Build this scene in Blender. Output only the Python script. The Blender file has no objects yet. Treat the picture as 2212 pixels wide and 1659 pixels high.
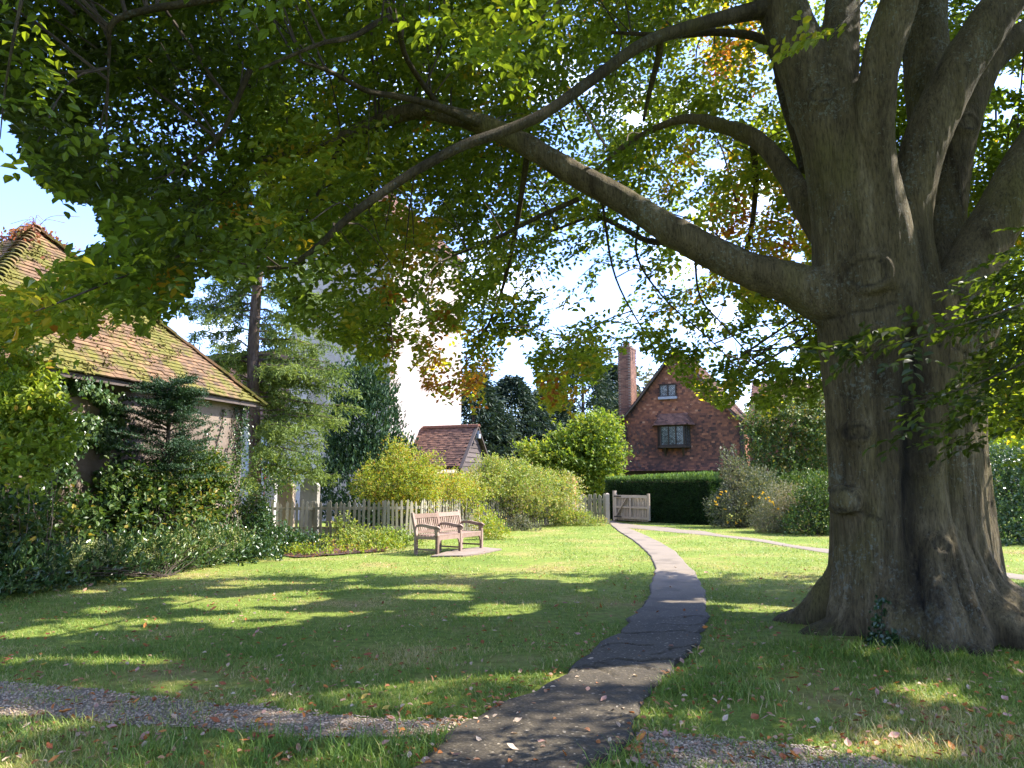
import bpy, math, random
import numpy as np
from mathutils import Vector, Matrix

SC = bpy.context.scene
COL = SC.collection
rng = np.random.default_rng(7)
random.seed(7)
R = math.radians

# ------------------------------------------------------------------ camera
CAM_H = 1.6
F = 26.0 / 36.0 * 2212.0
CX, CY = 1106.0, 829.5
TH = math.atan(213.5 / F)
cam_d = bpy.data.cameras.new('camera')
cam_d.lens = 26.0
cam_d.sensor_width = 36.0
cam_d.clip_start = 0.05
cam_d.clip_end = 2000.0
cam = bpy.data.objects.new('camera', cam_d)
COL.objects.link(cam)
cam.location = (0, 0, CAM_H)
cam.rotation_euler = (R(90) + TH, 0, 0)
SC.camera = cam

# ------------------------------------------------------------------ sky, sun, exposure
SUN_AZ, SUN_EL = R(78), R(46)          # azimuth measured from +Y towards +X
w = bpy.data.worlds.new('World')
SC.world = w
w.use_nodes = True
wn, wl = w.node_tree.nodes, w.node_tree.links
bg = wn['Background']
sky = wn.new('ShaderNodeTexSky')
sky.sky_type = 'NISHITA'
sky.sun_disc = False
sky.sun_elevation = SUN_EL
sky.sun_rotation = SUN_AZ
sky.air_density = 1.0
sky.dust_density = 1.0
sky.ozone_density = 4.0
# thin cloud veil, denser towards the horizon all round
tc = wn.new('ShaderNodeTexCoord')
mp = wn.new('ShaderNodeMapping')
mp.inputs['Scale'].default_value = (1.0, 1.0, 2.6)
nz = wn.new('ShaderNodeTexNoise')
nz.inputs['Scale'].default_value = 2.2
nz.inputs['Detail'].default_value = 7
nz.inputs['Roughness'].default_value = 0.6
cr = wn.new('ShaderNodeValToRGB')
cr.color_ramp.elements[0].position = 0.55
cr.color_ramp.elements[1].position = 0.74
cr.color_ramp.elements[1].color = (0.85, 0.85, 0.85, 1)
mx = wn.new('ShaderNodeMixRGB')
mx.inputs['Color2'].default_value = (9.5, 9.9, 10.6, 1)
wl.new(tc.outputs['Generated'], mp.inputs['Vector'])
wl.new(mp.outputs['Vector'], nz.inputs['Vector'])
wl.new(nz.outputs['Fac'], cr.inputs['Fac'])
wl.new(cr.outputs['Color'], mx.inputs['Fac'])
hz = wn.new('ShaderNodeMixRGB')
hz.blend_type = 'MULTIPLY'
hz.inputs['Fac'].default_value = 1.0
hz.inputs['Color2'].default_value = (0.66, 0.67, 0.88, 1)
wl.new(sky.outputs['Color'], hz.inputs['Color1'])
wl.new(hz.outputs['Color'], mx.inputs['Color1'])
wl.new(mx.outputs['Color'], bg.inputs['Color'])
bg.inputs['Strength'].default_value = 0.15

sun_d = bpy.data.lights.new('sun', 'SUN')
sun_d.energy = 3.1
sun_d.angle = R(0.53)
sun_d.color = (1.0, 0.93, 0.82)
sun = bpy.data.objects.new('sun', sun_d)
COL.objects.link(sun)
SUNV = Vector((math.sin(SUN_AZ) * math.cos(SUN_EL), math.cos(SUN_AZ) * math.cos(SUN_EL), math.sin(SUN_EL)))
sun.rotation_euler = SUNV.to_track_quat('Z', 'Y').to_euler()

vs = SC.view_settings
vs.view_transform = 'Standard'
vs.look = 'None'
vs.exposure = 2.45
vs.gamma = 1.0
vs.use_curve_mapping = False
SC.render.engine = 'CYCLES'
SC.cycles.max_bounces = 7
SC.cycles.diffuse_bounces = 4
SC.cycles.glossy_bounces = 2
SC.cycles.transmission_bounces = 5
SC.cycles.transparent_max_bounces = 4
SC.cycles.sample_clamp_indirect = 6.0
SC.cycles.use_denoising = True

# ------------------------------------------------------------------ geometry of the place
# The photograph was measured on a 2212 px wide copy; these turn a sighting into a world point.
def ray(px, py):
    xr, yu = (px - CX) / F, (CY - py) / F
    c, s = math.cos(TH), math.sin(TH)
    return np.array([xr, c - yu * s, s + yu * c])

def G(px, py, z=0.0):
    d = ray(px, py)
    t = (z - CAM_H) / d[2]
    return np.array([d[0] * t, d[1] * t, z])

def V(px, py, Y):
    d = ray(px, py)
    t = Y / d[1]
    return np.array([d[0] * t, Y, CAM_H + d[2] * t])

def proj(p):
    p = np.asarray(p, float)
    c, s = math.cos(TH), math.sin(TH)
    dz = p[..., 2] - CAM_H
    d = p[..., 1] * c + dz * s
    u = -p[..., 1] * s + dz * c
    d = np.where(np.abs(d) < 1e-6, 1e-6, d)
    return np.stack([CX + F * p[..., 0] / d, CY - F * u / d, d], -1)

def norm(a):
    a = np.asarray(a, float)
    return a / np.maximum(np.linalg.norm(a, axis=-1, keepdims=True), 1e-9)

def hash3(i, j, k, seed):
    h = (i * 374761393 + j * 668265263 + k * 2147483647 + seed * 1274126177) & 0xFFFFFFFF
    h = ((h ^ (h >> 13)) * 1274126177) & 0xFFFFFFFF
    h = ((h ^ (h >> 16)) * 2246822519) & 0xFFFFFFFF
    return ((h ^ (h >> 15)) & 0xFFFFFF) / float(0xFFFFFF)

def vnoise(p, seed=0):
    p = np.asarray(p, float)
    i = np.floor(p).astype(np.int64)
    f = p - i
    f = f * f * (3 - 2 * f)
    out = 0
    for a in (0, 1):
        wa = f[..., 0] if a else 1 - f[..., 0]
        for b in (0, 1):
            wb = f[..., 1] if b else 1 - f[..., 1]
            for c in (0, 1):
                wc = f[..., 2] if c else 1 - f[..., 2]
                out = out + wa * wb * wc * hash3(i[..., 0] + a, i[..., 1] + b, i[..., 2] + c, seed)
    return out

def fbm(p, oct=3, seed=0):
    p = np.asarray(p, float)
    s, a, t = 0, 0.5, 0
    for o in range(oct):
        s = s + a * vnoise(p * (2.03 ** o), seed + o)
        t += a
        a *= 0.5
    return s / t

def in_poly(x, y, poly):
    x, y = np.asarray(x, float), np.asarray(y, float)
    r = np.zeros(x.shape, bool)
    n = len(poly)
    for i in range(n):
        x1, y1 = poly[i][0], poly[i][1]
        x2, y2 = poly[(i + 1) % n][0], poly[(i + 1) % n][1]
        if y1 == y2:
            continue
        c = ((y1 > y) != (y2 > y)) & (x < (x2 - x1) * (y - y1) / (y2 - y1) + x1)
        r ^= c
    return r

# ------------------------------------------------------------------ objects
BASE = {}

def tag(o, label=None, cat=None, group=None, kind=None):
    if label: o['label'] = label
    if cat: o['category'] = cat
    if group: o['group'] = group
    if kind: o['kind'] = kind
    return o

def thing(name, loc, label, cat, group=None):
    o = bpy.data.objects.new(name, None)
    COL.objects.link(o)
    o.location = loc
    o.empty_display_size = 0.2
    BASE[o.name] = np.array(loc, float)
    return tag(o, label, cat, group)

def link(name, me, parent=None, loc=None):
    o = bpy.data.objects.new(name, me)
    COL.objects.link(o)
    if parent is not None:
        o.parent = parent
        BASE[o.name] = BASE[parent.name]
        if loc is not None:
            o.location = np.asarray(loc) - BASE[parent.name]
    else:
        BASE[o.name] = np.zeros(3)
        if loc is not None:
            o.location = loc
    return o

def mesh_np(name, verts, faces, mat=None, hue=None, smooth=False):
    """verts (N,3); faces (M,k) one k, or list of such arrays; hue per vertex"""
    me = bpy.data.meshes.new(name)
    if isinstance(faces, np.ndarray):
        faces = [faces]
    faces = [f for f in faces if len(f)]
    verts = np.ascontiguousarray(verts, np.float32)
    me.vertices.add(len(verts))
    me.vertices.foreach_set('co', verts.ravel())
    nl = sum(f.size for f in faces)
    npoly = sum(len(f) for f in faces)
    me.loops.add(nl)
    me.polygons.add(npoly)
    me.loops.foreach_set('vertex_index', np.concatenate([f.ravel() for f in faces]).astype(np.int32))
    starts, s = [], 0
    for f in faces:
        k = f.shape[1]
        starts.append(s + np.arange(len(f)) * k)
        s += f.size
    me.polygons.foreach_set('loop_start', np.concatenate(starts).astype(np.int32))
    me.polygons.foreach_set('use_smooth', np.full(npoly, bool(smooth)))
    if hue is not None:
        at = me.attributes.new('hue', 'FLOAT', 'POINT')
        at.data.foreach_set('value', np.ascontiguousarray(hue, np.float32))
    if mat is not None:
        me.materials.append(mat)
    me.update(calc_edges=True)
    return me

BOXF = np.array([[0, 3, 2, 1], [4, 5, 6, 7], [0, 1, 5, 4], [1, 2, 6, 5], [2, 3, 7, 6], [3, 0, 4, 7]])
BOXV = np.array([[-1, -1, -1], [1, -1, -1], [1, 1, -1], [-1, 1, -1], [-1, -1, 1], [1, -1, 1], [1, 1, 1], [-1, 1, 1]]) * 0.5

class MB:
    """collects shapes and links them as ONE mesh object"""
    def __init__(self):
        self.v, self.f, self.h, self.n = [], {}, [], 0

    def add(self, v, f, hue=0.5):
        v = np.asarray(v, float).reshape(-1, 3)
        for face in f:
            self.f.setdefault(len(face), []).append([self.n + i for i in face])
        self.v.append(v)
        self.h.append(np.full(len(v), hue))
        self.n += len(v)
        return self

    def box(self, c, size, ax=None, hue=0.5):
        v = BOXV * np.asarray(size, float)
        if ax is not None:
            v = v @ np.asarray(ax, float)
        return self.add(v + np.asarray(c, float), BOXF, hue)

    def prism(self, poly, ext, hue=0.5):
        poly = np.asarray(poly, float)
        n = len(poly)
        v = np.concatenate([poly, poly + np.asarray(ext, float)])
        f = [list(range(n))[::-1], list(range(n, 2 * n))]
        f += [[i, (i + 1) % n, n + (i + 1) % n, n + i] for i in range(n)]
        return self.add(v, f, hue)

    def bar(self, a, b, wx, wy, up=(0, 0, 1), hue=0.5):
        a, b = np.asarray(a, float), np.asarray(b, float)
        d = norm(b - a)
        s = norm(np.cross(d, up)) if abs(np.dot(d, up)) < 0.99 else norm(np.cross(d, (1, 0, 0.01)))
        t = np.cross(s, d)
        return self.box((a + b) / 2, (np.linalg.norm(b - a), wx, wy), np.array([d, s, t]), hue)

    def tube(self, pts, rad, seg=8, hue=0.5, caps=True):
        v, f = tube_geo(pts, rad, seg, caps)
        return self.add(v, f, hue)

    def build(self, name, mat, parent=None, smooth=False):
        v = np.concatenate(self.v)
        if parent is not None:
            v = v - BASE[parent.name]
        me = mesh_np(name, v, [np.array(a) for a in self.f.values()], mat, np.concatenate(self.h), smooth)
        return link(name, me, parent)

def tube_geo(pts, rad, seg=8, caps=True):
    pts = np.asarray(pts, float)
    n = len(pts)
    rad = np.broadcast_to(np.asarray(rad, float), (n,))
    tan = norm(np.gradient(pts, axis=0))
    ref = np.array([0, 0, 1.0]) if abs(tan[0][2]) < 0.9 else np.array([1.0, 0, 0])
    s = norm(np.cross(tan[0], ref))
    vs_, a = [], np.arange(seg) / seg * 2 * math.pi
    for i in range(n):
        s = norm(s - tan[i] * np.dot(s, tan[i]))
        t = np.cross(tan[i], s)
        vs_.append(pts[i] + rad[i] * (np.cos(a)[:, None] * s + np.sin(a)[:, None] * t))
    v = np.concatenate(vs_)
    f = []
    for i in range(n - 1):
        for j in range(seg):
            k = (j + 1) % seg
            f.append([i * seg + j, i * seg + k, (i + 1) * seg + k, (i + 1) * seg + j])
    if caps:
        f.append(list(range(seg))[::-1])
        f.append([(n - 1) * seg + j for j in range(seg)])
    return v, f

def spline(pts, m=5):
    p = np.asarray(pts, float)
    p = np.concatenate([[2 * p[0] - p[1]], p, [2 * p[-1] - p[-2]]])
    out = []
    for i in range(1, len(p) - 2):
        for t in np.arange(m) / m:
            a, b, c, d = p[i - 1], p[i], p[i + 1], p[i + 2]
            out.append(0.5 * ((2 * b) + (c - a) * t + (2 * a - 5 * b + 4 * c - d) * t * t + (-a + 3 * b - 3 * c + d) * t ** 3))
    out.append(p[-2])
    return np.array(out)

# ------------------------------------------------------------------ materials
def new_mat(name):
    m = bpy.data.materials.new(name)
    m.use_nodes = True
    nt = m.node_tree
    return m, nt.nodes, nt.links, nt.nodes['Principled BSDF'], nt.nodes['Material Output']

def ramp(nodes, stops):
    r = nodes.new('ShaderNodeValToRGB')
    e = r.color_ramp.elements
    while len(e) < len(stops):
        e.new(0.5)
    for el, (p, c) in zip(e, stops):
        el.position = p
        el.color = (*c, 1)
    return r

def noise_node(nodes, links, scale, detail=4, rough=0.6, vec=None, vscale=None):
    n = nodes.new('ShaderNodeTexNoise')
    n.inputs['Scale'].default_value = scale
    n.inputs['Detail'].default_value = detail
    n.inputs['Roughness'].default_value = rough
    if vec is None:
        g = nodes.new('ShaderNodeNewGeometry')
        vec = g.outputs['Position']
    if vscale is not None:
        mp_ = nodes.new('ShaderNodeMapping')
        mp_.inputs['Scale'].default_value = vscale
        links.new(vec, mp_.inputs['Vector'])
        vec = mp_.outputs['Vector']
    links.new(vec, n.inputs['Vector'])
    return n

def mixc(nodes, links, fac, a, b, mode='MIX'):
    m = nodes.new('ShaderNodeMixRGB')
    m.blend_type = mode
    for sock, val in (('Fac', fac), ('Color1', a), ('Color2', b)):
        if isinstance(val, (int, float)):
            m.inputs[sock].default_value = val
        elif isinstance(val, tuple):
            m.inputs[sock].default_value = (*val, 1)
        else:
            links.new(val, m.inputs[sock])
    return m.outputs['Color']

def bump(nodes, links, bsdf, height, strength=0.4, dist=0.02):
    b = nodes.new('ShaderNodeBump')
    b.inputs['Strength'].default_value = strength
    b.inputs['Distance'].default_value = dist
    links.new(height, b.inputs['Height'])
    links.new(b.outputs['Normal'], bsdf.inputs['Normal'])

def mat_rough(name, stops, scale=6, rough=0.85, bscale=40, bstr=0.4, bdist=0.01, spec=0.25, hue_amt=0.0, vscale=None, extra=None):
    """stone, wood, render: noise between the given colours, a little relief; hue attribute shifts the ramp"""
    m, n, l, b, o = new_mat(name)
    nz_ = noise_node(n, l, scale, 6, 0.65, vscale=vscale)
    fac = nz_.outputs['Fac']
    if hue_amt:
        at = n.new('ShaderNodeAttribute')
        at.attribute_name = 'hue'
        ma = n.new('ShaderNodeMath')
        ma.operation = 'MULTIPLY_ADD'
        l.new(at.outputs['Fac'], ma.inputs[0])
        ma.inputs[1].default_value = hue_amt
        mb = n.new('ShaderNodeMath')
        mb.operation = 'MULTIPLY'
        mb.inputs[1].default_value = 1 - hue_amt
        l.new(fac, mb.inputs[0])
        l.new(mb.outputs[0], ma.inputs[2])
        fac = ma.outputs[0]
    r = ramp(n, stops)
    l.new(fac, r.inputs['Fac'])
    col = r.outputs['Color']
    if extra:
        col = extra(n, l, col)
    l.new(col, b.inputs['Base Color'])
    b.inputs['Roughness'].default_value = rough
    b.inputs['Specular IOR Level'].default_value = spec
    nb = noise_node(n, l, bscale, 5, 0.7, vscale=vscale)
    bump(n, l, b, nb.outputs['Fac'], bstr, bdist)
    return m

def mat_leaf(name, stops, trans=0.45, rough=0.45, spec=0.35, tint=(1.25, 1.2, 0.55), nscale=0.0):
    m, n, l, b, o = new_mat(name)
    at = n.new('ShaderNodeAttribute')
    at.attribute_name = 'hue'
    r = ramp(n, stops)
    l.new(at.outputs['Fac'], r.inputs['Fac'])
    col = r.outputs['Color']
    l.new(col, b.inputs['Base Color'])
    b.inputs['Roughness'].default_value = rough
    b.inputs['Specular IOR Level'].default_value = spec
    t = n.new('ShaderNodeBsdfTranslucent')
    tcol = mixc(n, l, 1.0, col, tint, 'MULTIPLY')
    l.new(tcol, t.inputs['Color'])
    mxs = n.new('ShaderNodeMixShader')
    mxs.inputs['Fac'].default_value = trans
    l.new(b.outputs[0], mxs.inputs[1])
    l.new(t.outputs[0], mxs.inputs[2])
    l.new(mxs.outputs[0], o.inputs['Surface'])
    return m

# ------------------------------------------------------------------ foliage
def leaf_geo(pos, d, nrm, L, W, hue, shape='diamond', fold=0.18):
    pos, d, nrm = (np.asarray(a, float) for a in (pos, d, nrm))
    N = len(pos)
    d = norm(d)
    nrm = norm(nrm - d * np.sum(nrm * d, -1, keepdims=True))
    s = np.cross(d, nrm)
    L = np.broadcast_to(L, (N,))[:, None]
    W = np.broadcast_to(W, (N,))[:, None]
    if shape == 'diamond':
        v = np.stack([pos, pos + .45 * L * d + .5 * W * s + fold * W * nrm, pos + L * d, pos + .45 * L * d - .5 * W * s + fold * W * nrm], 1)
        k, f = 4, np.array([[0, 1, 2, 3]])
    elif shape == 'blade':
        v = np.stack([pos - .5 * W * s, pos + .5 * W * s, pos + L * d], 1)
        k, f = 3, np.array([[0, 1, 2]])
    else:
        tip = pos + L * d - .12 * L * nrm
        v = np.stack([pos, pos + .28 * L * d + .46 * W * s + fold * W * nrm, pos + .68 * L * d + .40 * W * s + fold * .8 * W * nrm, tip,
                      pos + .68 * L * d - .40 * W * s + fold * .8 * W * nrm, pos + .28 * L * d - .46 * W * s + fold * W * nrm], 1)
        k, f = 6, np.array([[0, 1, 2, 3], [0, 3, 4, 5]])
    faces = (np.arange(N)[:, None, None] * k + f[None]).reshape(-1, f.shape[1])
    return v.reshape(-1, 3), faces, np.repeat(np.broadcast_to(hue, (N,)), k)

def leaf_obj(name, mat, parent, pos, d, nrm, L, W, hue, shape='diamond', fold=0.18, stuff=False):
    v, f, h = leaf_geo(pos, d, nrm, L, W, hue, shape, fold)
    if parent is not None:
        v = v - BASE[parent.name]
    o = link(name, mesh_np(name, v, f, mat, h), parent)
    if stuff:
        o['kind'] = 'stuff'
    return o

def rand_unit(n):
    return norm(rng.normal(size=(n, 3)))

def blobs_points(blobs, n, shell=0.55, lump=0.35, lscale=1.6, seed=0, zmin=0.02):
    """points in and near the surface of a union of ellipsoids with lumpy outlines -> pos, outward, depth(0 core..1 rim)"""
    b = np.array([[*x[:6]] for x in blobs], float)
    area = (b[:, 3] * b[:, 4] + b[:, 4] * b[:, 5] + b[:, 3] * b[:, 5])
    idx = rng.choice(len(b), n, p=area / area.sum())
    u = rand_unit(n)
    c, r = b[idx, :3], b[idx, 3:6]
    base = c + u * r
    lum = 1 + lump * (fbm(base * lscale + 17.3 * seed, 3, seed) - 0.5) * 2
    q = shell + (1 - shell) * rng.random(n) ** 0.6
    pos = c + u * r * (lum * q)[:, None]
    out = norm(u / r)
    keep = pos[:, 2] > zmin
    return pos[keep], out[keep], q[keep]

def bush(name, mat, parent, blobs, n, L, W, hue0=0.45, hvar=0.25, shape='diamond', shell=0.5, lump=0.4, lscale=1.6, droop=0.0, up=0.3, seed=0, tuft=6, flat=0.0, zmin=0.02):
    m = max(1, n // tuft)
    pos, out, q = blobs_points(blobs, m, shell, lump, lscale, seed, zmin)
    cl = fbm(pos * 1.1 + 31 * seed, 2, 50 + seed)
    if tuft > 1:
        pos = np.repeat(pos, tuft, 0)
        out = np.repeat(out, tuft, 0)
        q = np.repeat(q, tuft)
        cl = np.repeat(cl, tuft)
        # each sample is a little sprig: its leaves run out along a shoot, so the outline is ragged
        m0 = len(out) // tuft
        shoot = norm(out[::tuft] + rand_unit(m0) * 0.7 + np.array([0, 0, up - droop]) * .8)
        ln = L * rng.uniform(0.8, 3.4, m0) * (0.6 + 0.5 * (tuft / 6))
        q = np.tile(np.arange(tuft) / max(1, tuft - 1), m0)
        pos = pos + np.repeat(shoot * ln[:, None], tuft, 0) * q[:, None] + rng.normal(size=pos.shape) * L * 0.22
        out = norm(np.repeat(shoot, tuft, 0) + out * .4)
    k = len(pos)
    d = norm(out * 0.7 + rand_unit(k) * 0.9 + np.array([0, 0, up - droop]))
    nr = norm(out * 0.8 + rand_unit(k) * (0.8 - flat * 0.5) + np.array([0, 0, 0.5 + flat]))
    hue = np.clip(hue0 + (cl - 0.5) * 1.2 * hvar + rng.normal(size=k) * hvar * 0.5, 0, 1)
    Ls = L * rng.uniform(0.65, 1.3, k)
    return leaf_obj(name, mat, parent, pos, d, nr, Ls, W * Ls / L, hue, shape)
# ------------------------------------------------------------------ layout on the ground (world metres)
def gpoly(pts):
    return [tuple(G(x, y)[:2]) for x, y in pts]

PATH_L = [(700, 1790), (894, 1659), (938, 1623), (970, 1588), (1037, 1556), (1100, 1520), (1156, 1492), (1200, 1465), (1247, 1437), (1287, 1401), (1335, 1366), (1370, 1330),
          (1398, 1288), (1410, 1250), (1411, 1219), (1392, 1190), (1362, 1165), (1334, 1147), (1319, 1134), (1308, 1124)]
PATH_R = [(1080, 1790), (1267, 1659), (1350, 1623), (1382, 1588), (1386, 1552), (1406, 1508), (1442, 1469), (1477, 1433), (1513, 1393), (1525, 1358), (1532, 1326),
          (1524, 1294), (1505, 1243), (1482, 1219), (1455, 1190), (1420, 1170), (1385, 1153), (1355, 1141), (1334, 1130), (1320, 1122)]
BR_T = [(1326, 1127), (1373, 1134), (1436, 1139), (1473, 1144), (1518, 1147), (1555, 1155), (1646, 1165), (1720, 1178), (1790, 1187), (1950, 1206), (2150, 1235), (2300, 1254), (2500, 1278)]
BR_B = [(1345, 1140), (1391, 1144), (1451, 1150), (1490, 1153), (1528, 1157), (1570, 1162), (1646, 1171), (1720, 1185), (1790, 1196), (1950, 1216), (2150, 1246), (2300, 1266), (2500, 1292)]
path_poly = gpoly(PATH_L + PATH_R[::-1])
branch_poly = gpoly(BR_T + BR_B[::-1])
grav_l = gpoly([(-400, 1440), (0, 1474), (200, 1490), (450, 1518), (700, 1540), (900, 1555), (1045, 1550), (960, 1596), (850, 1590), (700, 1600), (520, 1588), (330, 1574), (150, 1553), (0, 1545), (-400, 1520)])
grav_r = gpoly([(1383, 1580), (1450, 1588), (1646, 1603), (1798, 1629), (1966, 1655), (2100, 1690), (2300, 1780), (1700, 1790), (1450, 1690), (1360, 1650), (1352, 1622)])
soil_bed = gpoly([(575, 1186), (640, 1176), (720, 1170), (800, 1172), (850, 1180), (830, 1192), (740, 1200), (640, 1207), (590, 1200)])
slab_poly = [G(930, 1204), G(1000, 1203), G(1040, 1198), G(1084, 1188.5), G(1040, 1184), G(985, 1189)]
TREE = np.array([4.22, 7.95, 0.0])

def ground_z(x, y):
    d2 = ((x - TREE[0]) / 1.5) ** 2 + ((y - TREE[1]) / 1.4) ** 2
    return 0.13 * np.exp(-d2 * 0.8) + 0.02 * (fbm(np.stack([x * .5, y * .5, 0 * x], -1), 2, 3) - .5)

def grass_extra(n, l, col):
    return col

m_lawn, n_, l_, b_, o_ = new_mat('lawn_turf')
na = noise_node(n_, l_, 0.55, 5, 0.6)
nb = noise_node(n_, l_, 9.0, 5, 0.7)
ra = ramp(n_, [(0.3, (0.13, 0.19, 0.035)), (0.5, (0.185, 0.235, 0.048)), (0.64, (0.27, 0.24, 0.085)), (0.74, (0.20, 0.14, 0.075))])
l_.new(na.outputs['Fac'], ra.inputs['Fac'])
rb = ramp(n_, [(0.3, (0.45, 0.45, 0.4)), (0.62, (1.1, 1.1, 1.0))])
l_.new(nb.outputs['Fac'], rb.inputs['Fac'])
l_.new(mixc(n_, l_, 0.85, ra.outputs['Color'], rb.outputs['Color'], 'MULTIPLY'), b_.inputs['Base Color'])
b_.inputs['Roughness'].default_value = 0.95
b_.inputs['Specular IOR Level'].default_value = 0.1
bump(n_, l_, b_, noise_node(n_, l_, 60, 4, 0.7).outputs['Fac'], 0.8, 0.03)

xs = np.unique(np.concatenate([np.linspace(-300, -20, 12), np.linspace(-20, -8, 20), np.linspace(-8, 12, 101), np.linspace(12, 24, 20), np.linspace(24, 300, 12)]))
ys = np.unique(np.concatenate([np.linspace(-60, 0, 8), np.linspace(0, 14, 90), np.linspace(14, 40, 50), np.linspace(40, 600, 20)]))
gx, gy = np.meshgrid(xs, ys)
gv = np.stack([gx, gy, ground_z(gx, gy)], -1).reshape(-1, 3)
nx_, ny_ = len(xs), len(ys)
ii, jj = np.meshgrid(np.arange(nx_ - 1), np.arange(ny_ - 1))
a_ = (jj * nx_ + ii).ravel()
lawn = link('lawn', mesh_np('lawn', gv, np.stack([a_, a_ + 1, a_ + nx_ + 1, a_ + nx_], 1), m_lawn, smooth=True))
tag(lawn, kind='structure')

# asphalt: near part worn and cracked by the roots, coloured dark as shaded; far part coloured pale as sunlit
m_asph, n_, l_, b_, o_ = new_mat('asphalt')
vz = n_.new('ShaderNodeTexVoronoi')
vz.inputs['Scale'].default_value = 62
g_ = n_.new('ShaderNodeNewGeometry')
l_.new(g_.outputs['Position'], vz.inputs['Vector'])
rs = ramp(n_, [(0.0, (0.038, 0.031, 0.020)), (0.7, (0.062, 0.051, 0.034)), (0.88, (0.105, 0.088, 0.060)), (0.95, (0.30, 0.26, 0.20))])
l_.new(vz.outputs['Color'], rs.inputs['Fac'])
big = noise_node(n_, l_, 1.6, 5, 0.65)
rbg = ramp(n_, [(0.3, (0.7, 0.68, 0.66)), (0.65, (1.15, 1.12, 1.1))])
l_.new(big.outputs['Fac'], rbg.inputs['Fac'])
c1 = mixc(n_, l_, 0.75, rs.outputs['Color'], rbg.outputs['Color'], 'MULTIPLY')
sx = n_.new('ShaderNodeSeparateXYZ')
l_.new(g_.outputs['Position'], sx.inputs[0])
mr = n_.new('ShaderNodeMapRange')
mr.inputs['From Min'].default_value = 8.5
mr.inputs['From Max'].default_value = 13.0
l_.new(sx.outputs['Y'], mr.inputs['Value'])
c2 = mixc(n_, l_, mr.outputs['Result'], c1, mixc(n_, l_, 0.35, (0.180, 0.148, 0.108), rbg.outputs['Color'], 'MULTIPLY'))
at_ = n_.new('ShaderNodeAttribute')
at_.attribute_name = 'hue'
c3 = mixc(n_, l_, at_.outputs['Fac'], c2, (0.022, 0.018, 0.013))
l_.new(c3, b_.inputs['Base Color'])
b_.inputs['Roughness'].default_value = 0.85
b_.inputs['Specular IOR Level'].default_value = 0.3
bump(n_, l_, b_, vz.outputs['Distance'], 0.35, 0.006)

CRACKS = [[(1230, 1420), (1290, 1405), (1340, 1398), (1400, 1404)], [(1245, 1452), (1330, 1434), (1390, 1440), (1440, 1432), (1475, 1436)], [(1205, 1468), (1260, 1452), (1310, 1458), (1330, 1470)],
          [(1290, 1445), (1350, 1452), (1420, 1456)], [(1330, 1372), (1390, 1376), (1450, 1372), (1515, 1378)], [(1440, 1358), (1490, 1362), (1530, 1358)], [(1455, 1345), (1500, 1340), (1525, 1346)],
          [(1410, 1424), (1460, 1412), (1500, 1404)]]

def strip(name, Lp, Rp, nseg, ncross, z0, rough, hole=False):
    Lw = spline([G(*p) for p in Lp], 12)
    Rw = spline([G(*p) for p in Rp], 12)
    def resample(c):
        t = np.concatenate([[0], np.cumsum(np.linalg.norm(np.diff(c, axis=0), axis=1))])
        q = np.linspace(0, 1, nseg) ** (1.7 if rough > .5 else 1.0) * t[-1]
        return np.stack([np.interp(q, t, c[:, k]) for k in range(3)], 1)
    Lw, Rw = resample(Lw), resample(Rw)
    u = np.linspace(0, 1, ncross)
    P = Lw[:, None] * (1 - u)[None, :, None] + Rw[:, None] * u[None, :, None]
    edge = np.minimum(u, 1 - u)
    # wandering edges
    wv = (fbm(P * 2.2, 3, 5) - 0.5) * 0.26 * rough * np.clip(1.6 - P[..., 1] / 11, .35, 1)
    dirc = norm(Rw - Lw)[:, None]
    P = P + dirc * (wv * ((1 - np.minimum(edge * 6, 1))[None]))[..., None]
    z = z0 + 0.010 * rough * (fbm(P * 1.6, 3, 9) - 0.4)
    hue = np.clip((fbm(P * 2.5, 3, 12) - 0.60) * 2.0, 0, 0.35) * rough
    near_e = 1 - np.clip(edge * ncross / 3.0, 0, 1)
    hue = np.maximum(hue, (near_e[None] * np.clip(fbm(P * 3, 2, 8) * 1.6 - 0.2, 0, 1) * 0.85 * rough))
    if rough > 0.5:
        for c in CRACKS:
            cw = spline([G(*p) for p in c], 10)
            cw = cw + np.stack([fbm(cw * 9, 3, 4) - .5, fbm(cw * 9 + 7, 3, 4) - .5, 0 * cw[:, 0]], 1) * 0.16
            dd = np.min(np.linalg.norm(P[..., None, :2] - cw[None, None, :, :2], axis=-1), -1)
            wd = 0.008 + 0.018 * fbm(P * 5, 2, 2)
            z = z - 0.016 * np.exp(-(dd / wd) ** 2) + 0.006 * np.exp(-(dd / 0.15) ** 2)
            hue = np.maximum(hue, .85 * np.exp(-(dd / wd) ** 2) * (fbm(P * 7, 2, 14) > .36))
    z = z * np.clip(edge * ncross / 1.5, 0.25, 1)[None]
    P = P.copy()
    P[..., 2] = z + ground_z(P[..., 0], P[..., 1])
    if name == 'branch': P[..., 2] += 0.004
    i, j = np.meshgrid(np.arange(nseg - 1), np.arange(ncross - 1), indexing='ij')
    a = (i * ncross + j).ravel()
    f = np.stack([a, a + 1, a + ncross + 1, a + ncross], 1)
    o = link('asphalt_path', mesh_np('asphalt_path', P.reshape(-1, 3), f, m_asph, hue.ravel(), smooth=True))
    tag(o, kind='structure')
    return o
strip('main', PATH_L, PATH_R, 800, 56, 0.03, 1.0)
strip('branch', BR_T, BR_B, 120, 10, 0.012, 0.35)

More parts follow.
